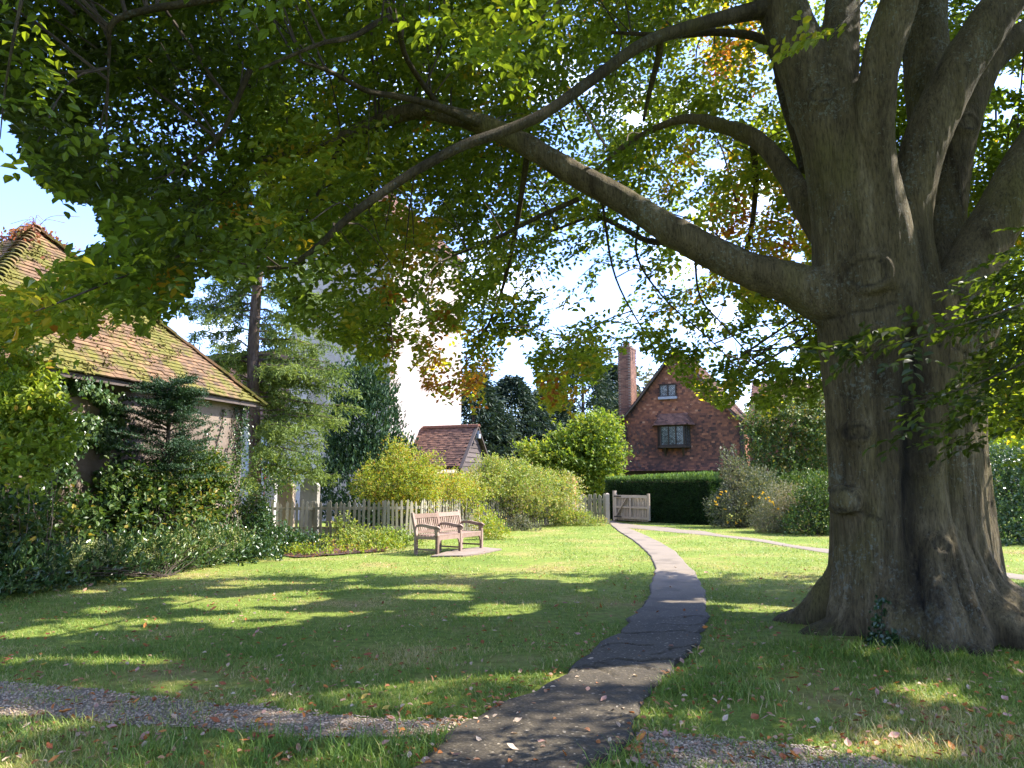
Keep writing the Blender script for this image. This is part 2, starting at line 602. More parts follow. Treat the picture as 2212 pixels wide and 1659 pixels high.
# gravel and soil
m_dirt = mat_rough('dirt', [(0.3, (0.12, 0.09, 0.060)), (0.7, (0.26, 0.205, 0.145))], 18, 0.95, 60, 0.8, 0.02)
m_soil = mat_rough('mulch', [(0.3, (0.03, 0.018, 0.013)), (0.7, (0.11, 0.065, 0.05))], 14, 0.95, 50, 0.9, 0.03)
m_peb = mat_rough('pebble', [(0.0, (0.14, 0.105, 0.070)), (0.3, (0.31, 0.25, 0.175)), (0.6, (0.41, 0.335, 0.24)), (0.85, (0.33, 0.20, 0.13)), (1.0, (0.58, 0.52, 0.42))], 30, 0.7, 80, 0.2, 0.004, hue_amt=0.8)

def sheet(name, poly, mat, z, kind='structure', step=0.06, jag=0.12):
    p = np.array(poly)
    lo, hi = p.min(0), p.max(0)
    nx, ny = int((hi[0] - lo[0]) / step) + 2, int((hi[1] - lo[1]) / step) + 2
    X, Y = np.meshgrid(lo[0] + np.arange(nx) * step, lo[1] + np.arange(ny) * step)
    wob = np.stack([X * 2.2, Y * 2.2, 0 * X], -1)
    ins = in_poly(X + (fbm(wob, 3, 21) - .5) * jag * 2, Y + (fbm(wob, 3, 22) - .5) * jag * 2, poly)
    Z = z + ground_z(X, Y) + 0.010 * fbm(np.stack([X * 7, Y * 7, 0 * X], -1), 2, 6)
    cell = ins[:-1, :-1] & ins[1:, :-1] & ins[:-1, 1:] & ins[1:, 1:]
    j, i = np.nonzero(cell)
    a = j * nx + i
    f = np.stack([a, a + 1, a + nx + 1, a + nx], 1)
    used, inv = np.unique(f, return_inverse=True)
    v = np.stack([X, Y, Z], -1).reshape(-1, 3)[used]
    o = link(name, mesh_np(name, v, inv.reshape(f.shape), mat, smooth=True))
    return tag(o, kind=kind)
def minus_path(poly):
    return poly
sheet('dirt_strip', grav_l, m_dirt, 0.006)
sheet('dirt_strip', grav_r, m_dirt, 0.006)
sheet('soil_bed', soil_bed, m_soil, 0.02)

def rand_in(poly, n):
    p = np.array(poly)
    lo, hi = p.min(0), p.max(0)
    out = np.zeros((0, 2))
    while len(out) < n:
        q = lo + (hi - lo) * rng.random((n * 2, 2))
        wob = np.stack([q[:, 0] * 2.2, q[:, 1] * 2.2, 0 * q[:, 0]], -1)
        k = in_poly(q[:, 0] + (fbm(wob, 3, 21) - .5) * .24, q[:, 1] + (fbm(wob, 3, 22) - .5) * .24, poly)
        out = np.concatenate([out, q[k]])
    return out[:n]

ICO = None
def pebbles(name, poly, n, rmin, rmax, mat):
    t = 1
    iv = np.array([[1, 0, 0], [.1, 1, 0], [-1, .1, 0], [0, -1, .1], [.15, .1, 1], [0, 0, -1.0]])
    fi = np.array([[0, 1, 4], [1, 2, 4], [2, 3, 4], [3, 0, 4], [1, 0, 5], [2, 1, 5], [3, 2, 5], [0, 3, 5]])
    q = rand_in(poly, n)
    ok = ~in_poly(q[:, 0], q[:, 1], path_poly)
    q = q[ok]
    n = len(q)
    r = rmin + (rmax - rmin) * rng.random(n) ** 2.2
    sc = np.stack([r * rng.uniform(.9, 1.5, n), r * rng.uniform(.8, 1.1, n), r * rng.uniform(.45, .75, n)], 1)
    a = rng.random(n) * 6.28
    v = iv[None] * sc[:, None] * (1 + 0.25 * (rng.random((n, 6, 1)) - .5))
    ca, sa = np.cos(a)[:, None], np.sin(a)[:, None]
    v = np.stack([v[..., 0] * ca - v[..., 1] * sa, v[..., 0] * sa + v[..., 1] * ca, v[..., 2]], -1)
    c = np.stack([q[:, 0], q[:, 1], ground_z(q[:, 0], q[:, 1]) + 0.012 + sc[:, 2] * .5], 1)
    v = v + c[:, None]
    f = (np.arange(n)[:, None, None] * 6 + fi[None]).reshape(-1, 3)
    o = link(name, mesh_np(name, v.reshape(-1, 3), f, mat, np.repeat(rng.random(n), 6), smooth=True))
    return tag(o, kind='stuff')
pebbles('gravel', grav_l, 10000, 0.004, 0.012, m_peb)
pebbles('gravel', grav_r, 10000, 0.004, 0.012, m_peb)

m_slab = mat_rough('paving_stone', [(0.3, (0.15, 0.118, 0.092)), (0.7, (0.23, 0.185, 0.148))], 5, 0.9, 60, 0.3, 0.005)
mb = MB()
mb.prism([p + np.array([0, 0, 0.004]) for p in slab_poly], (0, 0, 0.03))
slab = mb.build('paving_slab', m_slab)
tag(slab, 'pale pinkish paving slab set in the grass beneath the wooden bench', 'paving slab')
# ------------------------------------------------------------------ materials for buildings
TILE_STOPS = [(0.0, (0.030, 0.021, 0.021)), (0.2, (0.064, 0.035, 0.028)), (0.4, (0.125, 0.056, 0.037)), (0.65, (0.20, 0.083, 0.047)), (0.85, (0.29, 0.13, 0.07)), (1.0, (0.38, 0.27, 0.19))]
m_hung = mat_rough('hung_tile', TILE_STOPS, 4, 0.85, 50, 0.3, 0.004, hue_amt=0.75)
m_brick = mat_rough('brick', [(0.0, (0.05, 0.037, 0.035)), (0.3, (0.13, 0.070, 0.052)), (0.7, (0.20, 0.105, 0.072)), (1.0, (0.30, 0.18, 0.12))], 5, 0.9, 60, 0.3, 0.004, hue_amt=0.75)
m_mortar = mat_rough('mortar', [(0.3, (0.16, 0.13, 0.11)), (0.7, (0.28, 0.24, 0.2))], 10, 0.95)
m_under = mat_rough('roof_felt', [(0.3, (0.03, 0.022, 0.018)), (0.7, (0.06, 0.042, 0.033))], 8, 0.95)
m_dark_oak = mat_rough('dark_oak', [(0.3, (0.018, 0.014, 0.012)), (0.7, (0.05, 0.038, 0.030))], 3, 0.7, 30, 0.4, 0.006, vscale=(6, 6, 1))
m_board = mat_rough('weathered_board', [(0.25, (0.045, 0.035, 0.031)), (0.7, (0.125, 0.10, 0.09))], 3, 0.85, 30, 0.4, 0.006, vscale=(1, 1, 8), hue_amt=0.3)
m_render = mat_rough('lime_render', [(0.30, (0.25, 0.20, 0.175)), (0.42, (0.36, 0.30, 0.27)), (0.55, (0.43, 0.38, 0.355)), (0.7, (0.50, 0.46, 0.43))], 0.8, 0.95, 30, 0.35, 0.015, vscale=(1, 1, .45))
m_plaster = mat_rough('old_plaster', [(0.25, (0.08, 0.062, 0.048)), (0.5, (0.16, 0.125, 0.098)), (0.75, (0.24, 0.19, 0.155))], 1.4, 0.95, 35, 0.5, 0.015)
m_iron = mat_rough('black_iron', [(0.3, (0.012, 0.012, 0.012)), (0.7, (0.03, 0.03, 0.03))], 20, 0.5)
m_lead = mat_rough('lead', [(0.3, (0.20, 0.22, 0.25)), (0.7, (0.30, 0.33, 0.38))], 8, 0.6)
m_glass, n_, l_, b_, o_ = new_mat('old_glass')
gn = noise_node(n_, l_, 9, 3, 0.6)
rg = ramp(n_, [(0.35, (0.03, 0.04, 0.05)), (0.7, (0.22, 0.27, 0.31))])
l_.new(gn.outputs['Fac'], rg.inputs['Fac'])
l_.new(rg.outputs['Color'], b_.inputs['Base Color'])
b_.inputs['Roughness'].default_value = 0.12
b_.inputs['Specular IOR Level'].default_value = 0.8
bump(n_, l_, b_, gn.outputs['Fac'], 0.15, 0.02)

def mossy(name, stops, moss_cut, lich=0.0, mossc=((0.055, 0.060, 0.015), (0.165, 0.145, 0.028))):
    def ex(n, l, col):
        a = noise_node(n, l, 0.9, 6, 0.7)
        f = n.new('ShaderNodeValToRGB')
        f.color_ramp.elements[0].position = moss_cut
        f.color_ramp.elements[1].position = moss_cut + 0.09
        l.new(a.outputs['Fac'], f.inputs['Fac'])
        c = noise_node(n, l, 12, 4, 0.7)
        mr_ = ramp(n, [(0.3, mossc[0]), (0.7, mossc[1])])
        l.new(c.outputs['Fac'], mr_.inputs['Fac'])
        return mixc(n, l, f.outputs['Color'], col, mr_.outputs['Color'])
    return mat_rough(name, stops, 5, 0.92, 45, 0.5, 0.008, hue_amt=0.7, extra=ex)
m_shed_tile = mossy('mossy_tile', [(0.0, (0.04, 0.028, 0.021)), (0.3, (0.10, 0.064, 0.040)), (0.6, (0.17, 0.102, 0.056)), (0.85, (0.25, 0.14, 0.07)), (1.0, (0.34, 0.25, 0.17))], 0.465)
m_roof_tile = mossy('roof_tile', [(0.0, (0.05, 0.032, 0.028)), (0.4, (0.13, 0.07, 0.05)), (0.8, (0.22, 0.115, 0.075)), (1.0, (0.32, 0.24, 0.19))], 0.70, mossc=((0.07, 0.07, 0.035), (0.13, 0.12, 0.05)))
m_moss = mat_rough('moss', [(0.3, (0.055, 0.062, 0.015)), (0.7, (0.19, 0.165, 0.03))], 14, 0.95, 60, 0.8, 0.02)

# ------------------------------------------------------------------ rows of tiles, bricks and boards as single pieces
def piece_meshes(name, size, mat, hues, bev=None):
    out = []
    for h in hues:
        v = BOXV * np.asarray(size)
        out.append(mesh_np(name, v, BOXF, mat, np.full(8, h)))
    return out

def lay(name, mat, parent, org, u, v, width, height, pw, ph, size, inside=None, limit=300, stagger=0.5, proud=0.0, tilt=0.0, jit=0.004, zfun=None, hue_mu=0.5, hue_sd=0.22, gap=0.006, patch=None, rows_from=0.0, single=True, hue_fn=None, sub=False):
    """lays pieces on the plane org + a*u + b*v (0..width, 0..height). The nearest `limit` become objects, the rest one part of kind stuff."""
    org, u, v = np.asarray(org, float), norm(u), norm(v)
    nrm = np.cross(u, v)
    rows = int(height / ph) + 1
    L = []
    for r in range(rows):
        b = rows_from + (r + 0.5) * ph
        off = (stagger * (r % 2)) * pw
        for c in range(-1, int(width / pw) + 2):
            L.append((off + (c + 0.5) * pw, b, r))
    A = np.array(L)
    a, b = A[:, 0], A[:, 1]
    k = (a > pw * .3) & (a < width - pw * .3) & (b < height + ph * .2)
    if inside is not None:
        k &= inside(a, b)
    a, b = a[k], b[k]
    n = len(a)
    if n == 0:
        return
    out = np.full(n, proud) + rng.normal(size=n) * jit
    if zfun is not None:
        out = out + zfun(a, b)
    pos = org + a[:, None] * u + b[:, None] * v + out[:, None] * nrm
    hue = np.clip(hue_mu + rng.normal(size=n) * hue_sd + ((fbm(pos * 0.9, 2, 77) - .5) * 0.5), 0.02, 0.98)
    if hue_fn is not None:
        hue = np.clip(hue + hue_fn(a, b), 0.0, 1.0)
    tl = tilt + rng.normal(size=n) * 0.012
    rl = rng.normal(size=n) * 0.006
    if zfun is not None:
        slope = (zfun(a, b + 0.01) - zfun(a, b - 0.01)) / 0.02
        tl = tl - slope
    ct, st = np.cos(tl)[:, None], np.sin(tl)[:, None]
    v2 = v * ct - nrm * st          # lower edge tips outwards
    n2 = nrm * ct + v * st
    u2 = u + rl[:, None] * v2
    v2 = v2 - rl[:, None] * u
    ax = np.stack([np.broadcast_to(u2, v2.shape), v2, n2], 1)
    d = np.linalg.norm(pos - np.array([0, 0, 1.6]), axis=1)
    order = np.argsort(d)
    singles = order[:limit] if single else order[:0]
    rest = order[limit:] if single else order
    sz = np.asarray(size, float)
    K = 7
    hs = np.linspace(0.06, 0.94, K)
    if len(singles):
        ms = piece_meshes(name, sz, mat, hs)
        bp = BASE[parent.name]
        for i in singles:
            o = bpy.data.objects.new(name, ms[int(np.clip(hue[i] * K, 0, K - 1))])
            COL.objects.link(o)
            o.parent = parent
            M = Matrix.Identity(4)
            for c in range(3):
                for q in range(3):
                    M[q][c] = ax[i][c][q]
                M[c][3] = pos[i][c] - bp[c]
            o.matrix_local = M
    if len(rest):
        bv = BOXV * sz
        vv = np.einsum('kc,ncq->nkq', bv, ax[rest]) + pos[rest][:, None]
        ff = (np.arange(len(rest))[:, None, None] * 8 + BOXF[None]).reshape(-1, 4)
        o = link(name, mesh_np(name, vv.reshape(-1, 3) - BASE[parent.name], ff, mat, np.repeat(hue[rest], 8)), parent)
        o['kind'] = 'stuff'

# ================================================================== THE SHED (left)
def shed():
    N0, F0 = np.array([-8.62, 11.15, 0]), np.array([-6.56, 18.0, 0])
    u = norm(F0 - N0)
    n = np.array([u[1], -u[0], 0])        # outward of the wall we see
    Lw = np.linalg.norm(F0 - N0)
    D = 5.8
    ze, zt = 3.58, 6.9
    t = thing('tiled_shed', (*((N0 + F0) / 2 - n * D / 2)[:2], 0), 'old plastered shed at the left with a steep mossy clay tiled hipped roof', 'shed')
    B0, B1 = N0 - n * D, F0 - n * D
    mb = MB()
    mb.prism([N0, F0, B1, B0], (0, 0, ze))
    mb.build('wall', m_plaster, t)
    ov = 0.28
    ex = lambda p, su, sn: p + u * su * ov + n * sn * ov + np.array([0, 0, ze - 0.04])
    e = [ex(N0, -1, 1), ex(F0, 1, 1), ex(B1, 1, -1), ex(B0, -1, -1)]
    apex = V(77, 498, 15.45)
    apex2 = apex - n * 0.25
    mb = MB()
    mb.add([*e, apex, apex2], [[0, 1, 4], [1, 2, 5, 4], [2, 3, 5], [3, 0, 4, 5], [3, 2, 1, 0]])
    roof = mb.build('roof', m_under, t)
    # visible faces in tiles
    for (p, q, lim) in ((e[0], e[1], 260), (e[3], e[0], 40)):
        uu = norm(q - p)
        nn = norm(np.cross(uu, apex - p))
        vv = np.cross(nn, uu)
        w_ = np.linalg.norm(q - p)
        h_ = np.dot(apex - p, vv)
        ax_ = np.dot(apex - p, uu)
        def inside(a, b, w_=w_, h_=h_, ax_=ax_):
            return (a > ax_ * b / h_ + .02) & (a < w_ - (w_ - ax_) * b / h_ - .02) & (b < h_)
        def sag(a, b, w_=w_, h_=h_):
            P = np.stack([a * .5, b * .7, 0 * a], -1)
            return 0.02 + 0.07 * (fbm(P, 2, 13) - .5)
        lay('roof_tile', m_shed_tile, roof, p, uu, vv, w_, h_, 0.175, 0.118, (0.171, 0.165, 0.027), inside, lim, 0.5, 0.02, 0.17, 0.005, sag, 0.42, 0.22)
        # small cushions of moss on the courses
        nm = 700
        a = rng.random(nm) * w_
        b = rng.random(nm) ** 0.8 * h_
        k = inside(a, b)
        a, b = a[k], b[k]
        pos = p + a[:, None] * uu + b[:, None] * vv
        k = fbm(pos * 0.9 + 4.0, 3, 31) + .10 * (b / h_) > 0.52
        pos = pos[k]
        m = len(pos)
        if m:
            tf = 14
            pp = np.repeat(pos, tf, 0) + rng.normal(size=(m * tf, 3)) * 0.05 + nn * 0.055
            leaf_obj('moss', m_moss, roof, pp, rand_unit(m * tf) + nn * 0.6, rand_unit(m * tf) + nn, 0.05, 0.045, 0.5, 'diamond', stuff=True)
    # bonnet tiles down the near hip, one by one
    hip = [apex + (e[0] - apex) * s for s in np.linspace(0.0, 1, 34)]
    d = norm(e[0] - apex)
    side = norm(np.cross(d, (0, 0, 1)))
    up = np.cross(side, d)
    arc = np.linspace(-1.15, 1.15, 7)
    prof = np.array([[0.15 * math.sin(q), 0.13 * math.cos(q)] for q in arc])
    vb = []
    for s, sc, lift in ((0, 1.0, 0.045), (0.24, 0.8, 0.0)):
        for th_ in (0, 0.018):
            for pr in prof:
                vb.append(d * -s * 1 + side * pr[0] * (sc) * (1 + th_ * 2) + up * (pr[1] * sc + lift + th_))
    vb = np.array(vb)
    fb = []
    for i in range(6):
        fb += [[7 + i, 8 + i, 22 + i, 21 + i], [i, 14 + i, 15 + i, i + 1], [i, i + 1, 8 + i, 7 + i]]
    mh = mesh_np('bonnet_tile', vb, np.array(fb), m_shed_tile, np.full(len(vb), .45))
    mh2 = mesh_np('bonnet_tile', vb, np.array(fb), m_shed_tile, np.full(len(vb), .75))
    for i, p in enumerate(hip[1:]):
        o = link('bonnet_tile', mh if i % 3 else mh2, roof, p + up * 0.0 + rng.normal(size=3) * .008)
    # far hip: flat edge tiles
    for s in np.linspace(0.02, 1, 30):
        p = apex + (e[1] - apex) * s
        o = link('bonnet_tile', hipfar(apex, e[1]), roof, p + rng.normal(size=3) * .01)
    # eaves board
    mb = MB()
    mb.bar(e[0] - np.array([0, 0, .05]) - n * .03, e[1] - np.array([0, 0, .05]) - n * .03, 0.04, 0.10)
    mb.build('eaves_board', m_board, t)
    return N0, F0, u, n, e, apex, t
_hf = []
def hipfar(a, b):
    if _hf: return _hf[0]
    d = norm(b - a)
    side = norm(np.cross(d, (0, 0, 1)))
    up = np.cross(side, d)
    v = BOXV * np.array([0.26, 0.30, 0.05])
    v = v @ np.array([d, side, up]) + up * 0.05
    _hf.append(mesh_np('bonnet_tile', v, BOXF, m_shed_tile, np.full(8, .7)))
    return _hf[0]
SH_N, SH_F, SH_U, SH_O, SH_E, SH_A, SHED = shed()

# ================================================================== THE CHURCH
def church():
    Bu, Bv = np.array([0.92, -0.39, 0]), np.array([0.39, 0.92, 0])   # Bu: normal of the sunlit face
    Bu, Bv = norm(Bu), norm(Bv)
    c = np.array([-5.11, 30.6, 0])
    t = thing('church', (*c[:2], 0), 'white rendered church with a square tower and red tiled nave behind the larch', 'church')
    W1, W2, H = 6.6, 5.2, 12.6
    mb = MB()
    mb.prism([c, c + Bv * W1, c + Bv * W1 - Bu * W2, c - Bu * W2], (0, 0, H))
    mb.build('tower_wall', m_render, t)
    mb = MB()
    o_ = .25
    q = [c + Bu * o_ - Bv * o_, c + Bv * (W1 + o_) + Bu * o_, c + Bv * (W1 + o_) - Bu * (W2 + o_), c - Bu * (W2 + o_) - Bv * o_]
    q = [p + np.array([0, 0, H]) for p in q]
    ap = (q[0] + q[2]) / 2 + np.array([0, 0, 3.4])
    mb.add([*q, ap], [[0, 1, 4], [1, 2, 4], [2, 3, 4], [3, 0, 4], [3, 2, 1, 0]])
    tr = mb.build('tower_roof', m_under, t)
    for p, r in ((q[0], q[1]), (q[3], q[0])):
        uu = norm(r - p); nn = norm(np.cross(uu, ap - p)); vv = np.cross(nn, uu)
        w_ = np.linalg.norm(r - p); h_ = np.dot(ap - p, vv); ax_ = np.dot(ap - p, uu)
        lay('roof_tile', m_roof_tile, tr, p, uu, vv, w_, h_, 0.2, 0.13, (0.19, 0.2, 0.02), lambda a, b: (a > ax_ * b / h_) & (a < w_ - (w_ - ax_) * b / h_), 0, 0.5, 0.02, 0.1, single=False)
    # nave running away to the left
    s0 = c - Bu * W2 + Bv * 0.6
    Ln, Wn, He, Hr = 13.0, 6.6, 4.6, 8.3
    mb = MB()
    a, b = s0, s0 - Bu * Ln
    mb.prism([a, b, b + np.array([0, 0, He]), a + np.array([0, 0, He])], Bv * Wn)
    mb.build('nave_wall', m_render, t)
    z = np.array([0, 0, 1.0])
    e0, e1 = a - Bv * .3 + z * (He - .15), b - Bv * .3 + z * (He - .15)
    r0, r1 = a + Bv * Wn / 2 + z * Hr, b + Bv * Wn / 2 + z * Hr
    f0, f1 = a + Bv * (Wn + .3) + z * (He - .15), b + Bv * (Wn + .3) + z * (He - .15)
    mb = MB()
    mb.add([e0, e1, r1, r0, f0, f1], [[0, 3, 2, 1], [3, 4, 5, 2], [0, 1, 5, 4], [0, 4, 3], [1, 2, 5]])
    nr = mb.build('nave_roof', m_under, t)
    uu = norm(e0 - e1); nn = norm(np.cross(uu, r1 - e1)); vv = np.cross(nn, uu)
    lay('roof_tile', m_roof_tile, nr, e1, uu, vv, np.linalg.norm(e0 - e1), np.dot(r1 - e1, vv), 0.19, 0.12, (0.18, 0.19, 0.018), None, 0, 0.5, 0.02, 0.1, single=False, hue_mu=.6)
    mb = MB()
    mb.bar(r0 + z * .05, r1 + z * .05, 0.22, 0.16)
    mb.build('ridge', m_roof_tile, nr)
    # lancet windows of the nave
    for s in (2.2, 6.0, 9.8):
        p = s0 - Bu * s
        def lan(w_, h0, h1, k=9):
            pts = [p + Bu * (w_ * x) + z * y for x, y in [(-.5, h0), (.5, h0), (.5, h1)]]
            pts += [p + Bu * (w_ * .5 * math.cos(q)) + z * (h1 + w_ * .9 * math.sin(q)) for q in np.linspace(0.2, math.pi - .2, k)]
            return pts + [p + Bu * (-w_ * .5) + z * h1]
        mb = MB()
        mb.prism([x - Bv * .04 for x in lan(1.25, 1.7, 3.1)], Bv * .03)
        f = mb.build('window', m_lead, t)
        mb = MB()
        mb.prism([x - Bv * .06 for x in lan(1.0, 1.85, 3.05)], Bv * .03)
        mb.build('pane', m_glass, f)
        mb = MB()
        mb.bar(p - Bv * .075 + z * 1.85, p - Bv * .075 + z * 3.9, .07, .05)
        mb.build('mullion', m_lead, f)
    # small eaves moulding at the tower top
    mb = MB()
    mb.bar(c + Bu * .08 - Bv * .1 + z * (H - .12), c + Bu * .08 + Bv * (W1 + .1) + z * (H - .12), .14, .2)
    mb.bar(c - Bv * .08 + Bu * .0 + z * (H - .12), c - Bv * .08 - Bu * W2 + z * (H - .12), .14, .2)
    mb.build('cornice', m_board, t)
church()

# ================================================================== PORCH with weatherboarded gable
def porch():
    d, s = norm([0.92, -0.39, 0]), norm([0.39, 0.92, 0])
    z = np.array([0, 0, 1.0])
    g = V(1028, 919, 32.0); g[2] = 4.05
    base = g * np.array([1, 1, 0])
    t = thing('church_porch', tuple(base - d * 1.4), 'small porch with steep brown tiled roof and grey weatherboarded gable against the white tower', 'porch')
    zr, zev, hw, Lr = 4.05, 2.3, 1.45, 2.75
    A = base + z * zr
    B = A - d * (Lr + .02)
    mb = MB()
    P = lambda k, zz, off=0: base + s * k + z * zz + d * off
    eL, eR = P(-hw, zev), P(hw, zev)
    mb.add([A, B, eL, eL - d * Lr, eR, eR - d * Lr, A - z * .1, B - z * .1, eL - z * .1, eL - d * Lr - z * .1, eR - z * .1, eR - d * Lr - z * .1],
           [[0, 1, 3, 2], [0, 4, 5, 1], [6, 8, 9, 7], [6, 7, 11, 10], [0, 2, 8, 6], [0, 6, 10, 4], [2, 3, 9, 8], [4, 10, 11, 5]])
    rf = mb.build('roof', m_under, t)
    e1, e0 = eL - d * Lr, eL
    uu = d; nn = norm(np.cross(uu, A - e0)); vv = np.cross(nn, uu)
    h_ = np.dot(A - e0, vv)
    lay('roof_tile', m_roof_tile, rf, e1, uu, vv, Lr, h_, 0.17, 0.105, (0.164, 0.16, 0.015), None, 300, 0.5, 0.015, 0.12, hue_mu=.45)
    e1, e0 = eR, eR - d * Lr
    uu = -d; nn = norm(np.cross(uu, A - e1)); vv = np.cross(nn, uu)
    lay('roof_tile', m_roof_tile, rf, e1, uu, vv, Lr, h_, 0.17, 0.105, (0.164, 0.16, 0.015), None, 0, 0.5, 0.015, 0.12, single=False)
    for i in range(8):
        q = A - d * (0.17 + i * .345)
        mb = MB()
        mb.prism([q + s * k * .14 + z * (zz * .05 + .02) for k, zz in ((-1, -1.6), (-.6, .6), (0, 1), (.6, .6), (1, -1.6), (0, 0))], d * .33)
        mb.build('ridge_tile', m_hung, rf)
    # barge boards
    for k in (-1, 1):
        mb = MB()
        mb.bar(A + d * .05 - z * .03, P(k * (hw + .08), zev - .12, .05), .05, .15, up=d)
        mb.build('barge_board', m_board, t)
    # gable boards, lapped, one by one
    bd = [b for b in np.arange(zev - .6, zr - .25, .2)]
    for zz in bd:
        half = min(hw - .12, (zr - zz - .12) * hw / (zr - zev)) - .05
        if half < .1: continue
        mb = MB()
        tl = rng.normal() * .012
        mb.prism([P(-half, zz - .01 + tl, -.10), P(half, zz - .01 - tl, -.10), P(min(half, half - .05), zz + .2 - tl, -.13), P(-half + .05, zz + .2 + tl, -.13)], d * .03, hue=rng.random())
        mb.build('gable_board', m_board, t)
    mb = MB()
    for k in (-1, 1):
        mb.bar(P(k * (hw - .2), 0, -.16), P(k * (hw - .2), zev, -.16), .16, .16)
    mb.bar(P(-hw + .1, zev - .62, -.14), P(hw - .1, zev - .62, -.14), .14, .14)
    mb.build('post', m_dark_oak, t)
    mb = MB()
    for k in (-1, 1):
        mb.box(P(k * (hw - .3), 1.0, -1.6), (2.4, .12, 2.0), np.array([d, s, z]))
    mb.box(P(0, 1.2, -2.7), (.1, 2.4, 2.4), np.array([d, s, z]))
    mb.build('side_wall', m_brick, t)
    mb = MB()
    mb.bar(A + d * .09 - z * .22, A + d * .09 - z * .55, .13, .13)
    mb.box(A + d * .11 - z * .45, (.16, .2, .18), np.array([d, s, z]))
    mb.build('lantern', m_lead, t)
porch()

# ================================================================== THE COTTAGE
def cottage():
    be = R(25)
    u, v = np.array([math.cos(be), -math.sin(be), 0]), np.array([math.sin(be), math.cos(be), 0])   # along the front, going back
    z = np.array([0, 0, 1.0])
    o = np.array([5.97, 42.0, 0])
    W = 6.9
    t = thing('cottage', tuple(o + u * W / 2 + v * 3), 'red tile hung cottage with steep gable, oriel window and tall brick chimney', 'cottage')
    P = lambda a, b, c: o + u * a + z * b + v * c     # a along, b up, c back
    AX = np.array([u, v, z])
    zj, zeave, zap, dep = 2.25, 4.85, 8.95, 8.5
    prof = [(0, 4.85), (0.4, 5.2), (0.78, 5.62), (1.3, 6.22), (3.45, 8.95)]
    prof = prof + [(W - a, b) for a, b in prof[-2::-1]]
    pa, pb = np.array([p[0] for p in prof]), np.array([p[1] for p in prof])
    wall_top = lambda a: np.interp(a, pa, pb)
    # ground floor walls, upper wall
    mb = MB()
    mb.box(P(W / 2, 1.1, dep / 2 + .5), (W - .1, dep, 2.2), AX)
    gw = mb.build('ground_wall', m_mortar, t)
    mb = MB()
    mb.prism([P(.42, zj, .2), P(W, zj, .2)] + [P(a, b, .2) for a, b in prof[::-1] if a > .45] + [P(.42, 5.2, .2)], v * dep)
    wl_ = mb.build('upper_wall', m_under, t)
    lay('brick', m_brick, gw, P(0.1, 0, 0.45), u, z, W - .2, 2.2, .225, .076, (.215, .066, .1), lambda a, b: b > 1.2, 120, .5, 0.0, 0, .002, hue_mu=.5)
    # tile hung front, swept out at the foot
    ww = [(2.43, 3.42, 6.22, 7.08), (2.28, 4.05, 3.45, 4.75)]
    def ins(a, b):
        k = b + zj < wall_top(a) - .06
        for x0, x1, y0, y1 in ww:
            k &= ~((a > x0) & (a < x1) & (b + zj > y0) & (b + zj < y1))
        k &= a > .42 - .42 * np.exp(-np.clip(b, 0, None) / .34)
        k &= ~((a > W - .22) & (b + zj > 2.9) & (b + zj < 4.75))
        return k
    sweep = lambda a, b: 0.40 * np.exp(-np.clip(b, 0, None) / 0.42) + 0.03 * (fbm(np.stack([a * .6, b * .6, 0 * a], -1), 2, 41) - .5)
    def hfn(a, b):
        zz = b + zj
        up = np.clip((zz - 4.4) / 1.5, 0, 1)
        dark = -0.15 * (1 - up) + 0.18 * up
        moss = -0.10 * np.exp(-b / .35)  # tiles only darken towards the foot of the wall
        pale = np.where((rng.random(len(a)) < 0.012) | ((np.abs(zz - 5.0) < .1) & (rng.random(len(a)) < .12)), .6, 0)
        return dark + moss + pale
    lay('hung_tile', m_hung, wl_, P(0, zj, 0.2), u, z, W, zap - zj, .168, .108, (.160, .160, .014), ins, 300, .5, 0.02, .10, .005, sweep, .44, .2, hue_fn=hfn)
    # oak frame of the ground floor
    mb = MB()
    for a in (1.7, 2.25, 4.1, 4.62, 5.35, W - .12):
        mb.box(P(a, 1.1, .40), (.2 if a != 2.25 else .12, .18, 2.2), AX)
    mb.build('stud', m_dark_oak, t)
    mb = MB()
    mb.box(P(W / 2, zj - .08, .35), (W, .3, .16), AX)
    mb.build('bressumer', m_dark_oak, t)
    mb = MB()
    mb.box(P(W - .10, 3.85, .14), (.2, .14, 1.9), AX)
    mb.build('corner_post', m_dark_oak, t)
    mb = MB()
    mb.box(P(.46, 4.05, .10), (.14, .16, 1.5), AX)
    sw = mb.build('corner_post', m_dark_oak, t)
    # roof, two bell-cast slopes with an overhang at the gable
    mb = MB()
    ov = .22
    rp = [(-.28, 4.62)] + prof[:5]
    for sgn in (0, 1):
        for i in range(len(rp) - 1):
            (a0, b0), (a1, b1) = rp[i], rp[i + 1]
            if sgn: a0, a1 = W - a0, W - a1
            q = [P(a0, b0 + .05, -ov), P(a1, b1 + .05, -ov), P(a1, b1 + .05, dep), P(a0, b0 + .05, dep)]
            mb.prism(q if not sgn else q[::-1], z * .05)
    rf = mb.build('roof', m_under, t)
    for sgn in (0, 1):
        for i in range(len(rp) - 1):
            (a0, b0), (a1, b1) = rp[i], rp[i + 1]
            if sgn: a0, a1 = W - a0, W - a1
            p0, p1 = P(a0, b0 + .1, -ov), P(a1, b1 + .1, -ov)
            up_ = norm(p1 - p0)
            h_ = np.linalg.norm(p1 - p0)
            if sgn == 1:
                lay('roof_tile', m_roof_tile, rf, p0, v, up_, dep + ov, h_, .168, .108, (.16, .16, .015), None, 70 if i == 4 else 40, .5, .02, .1, hue_mu=.45)
            else:
                lay('roof_tile', m_roof_tile, rf, P(a0, b0 + .1, dep), -v, up_, dep + ov, h_, .168, .108, (.16, .16, .015), None, 0, .5, .02, .1, single=False)
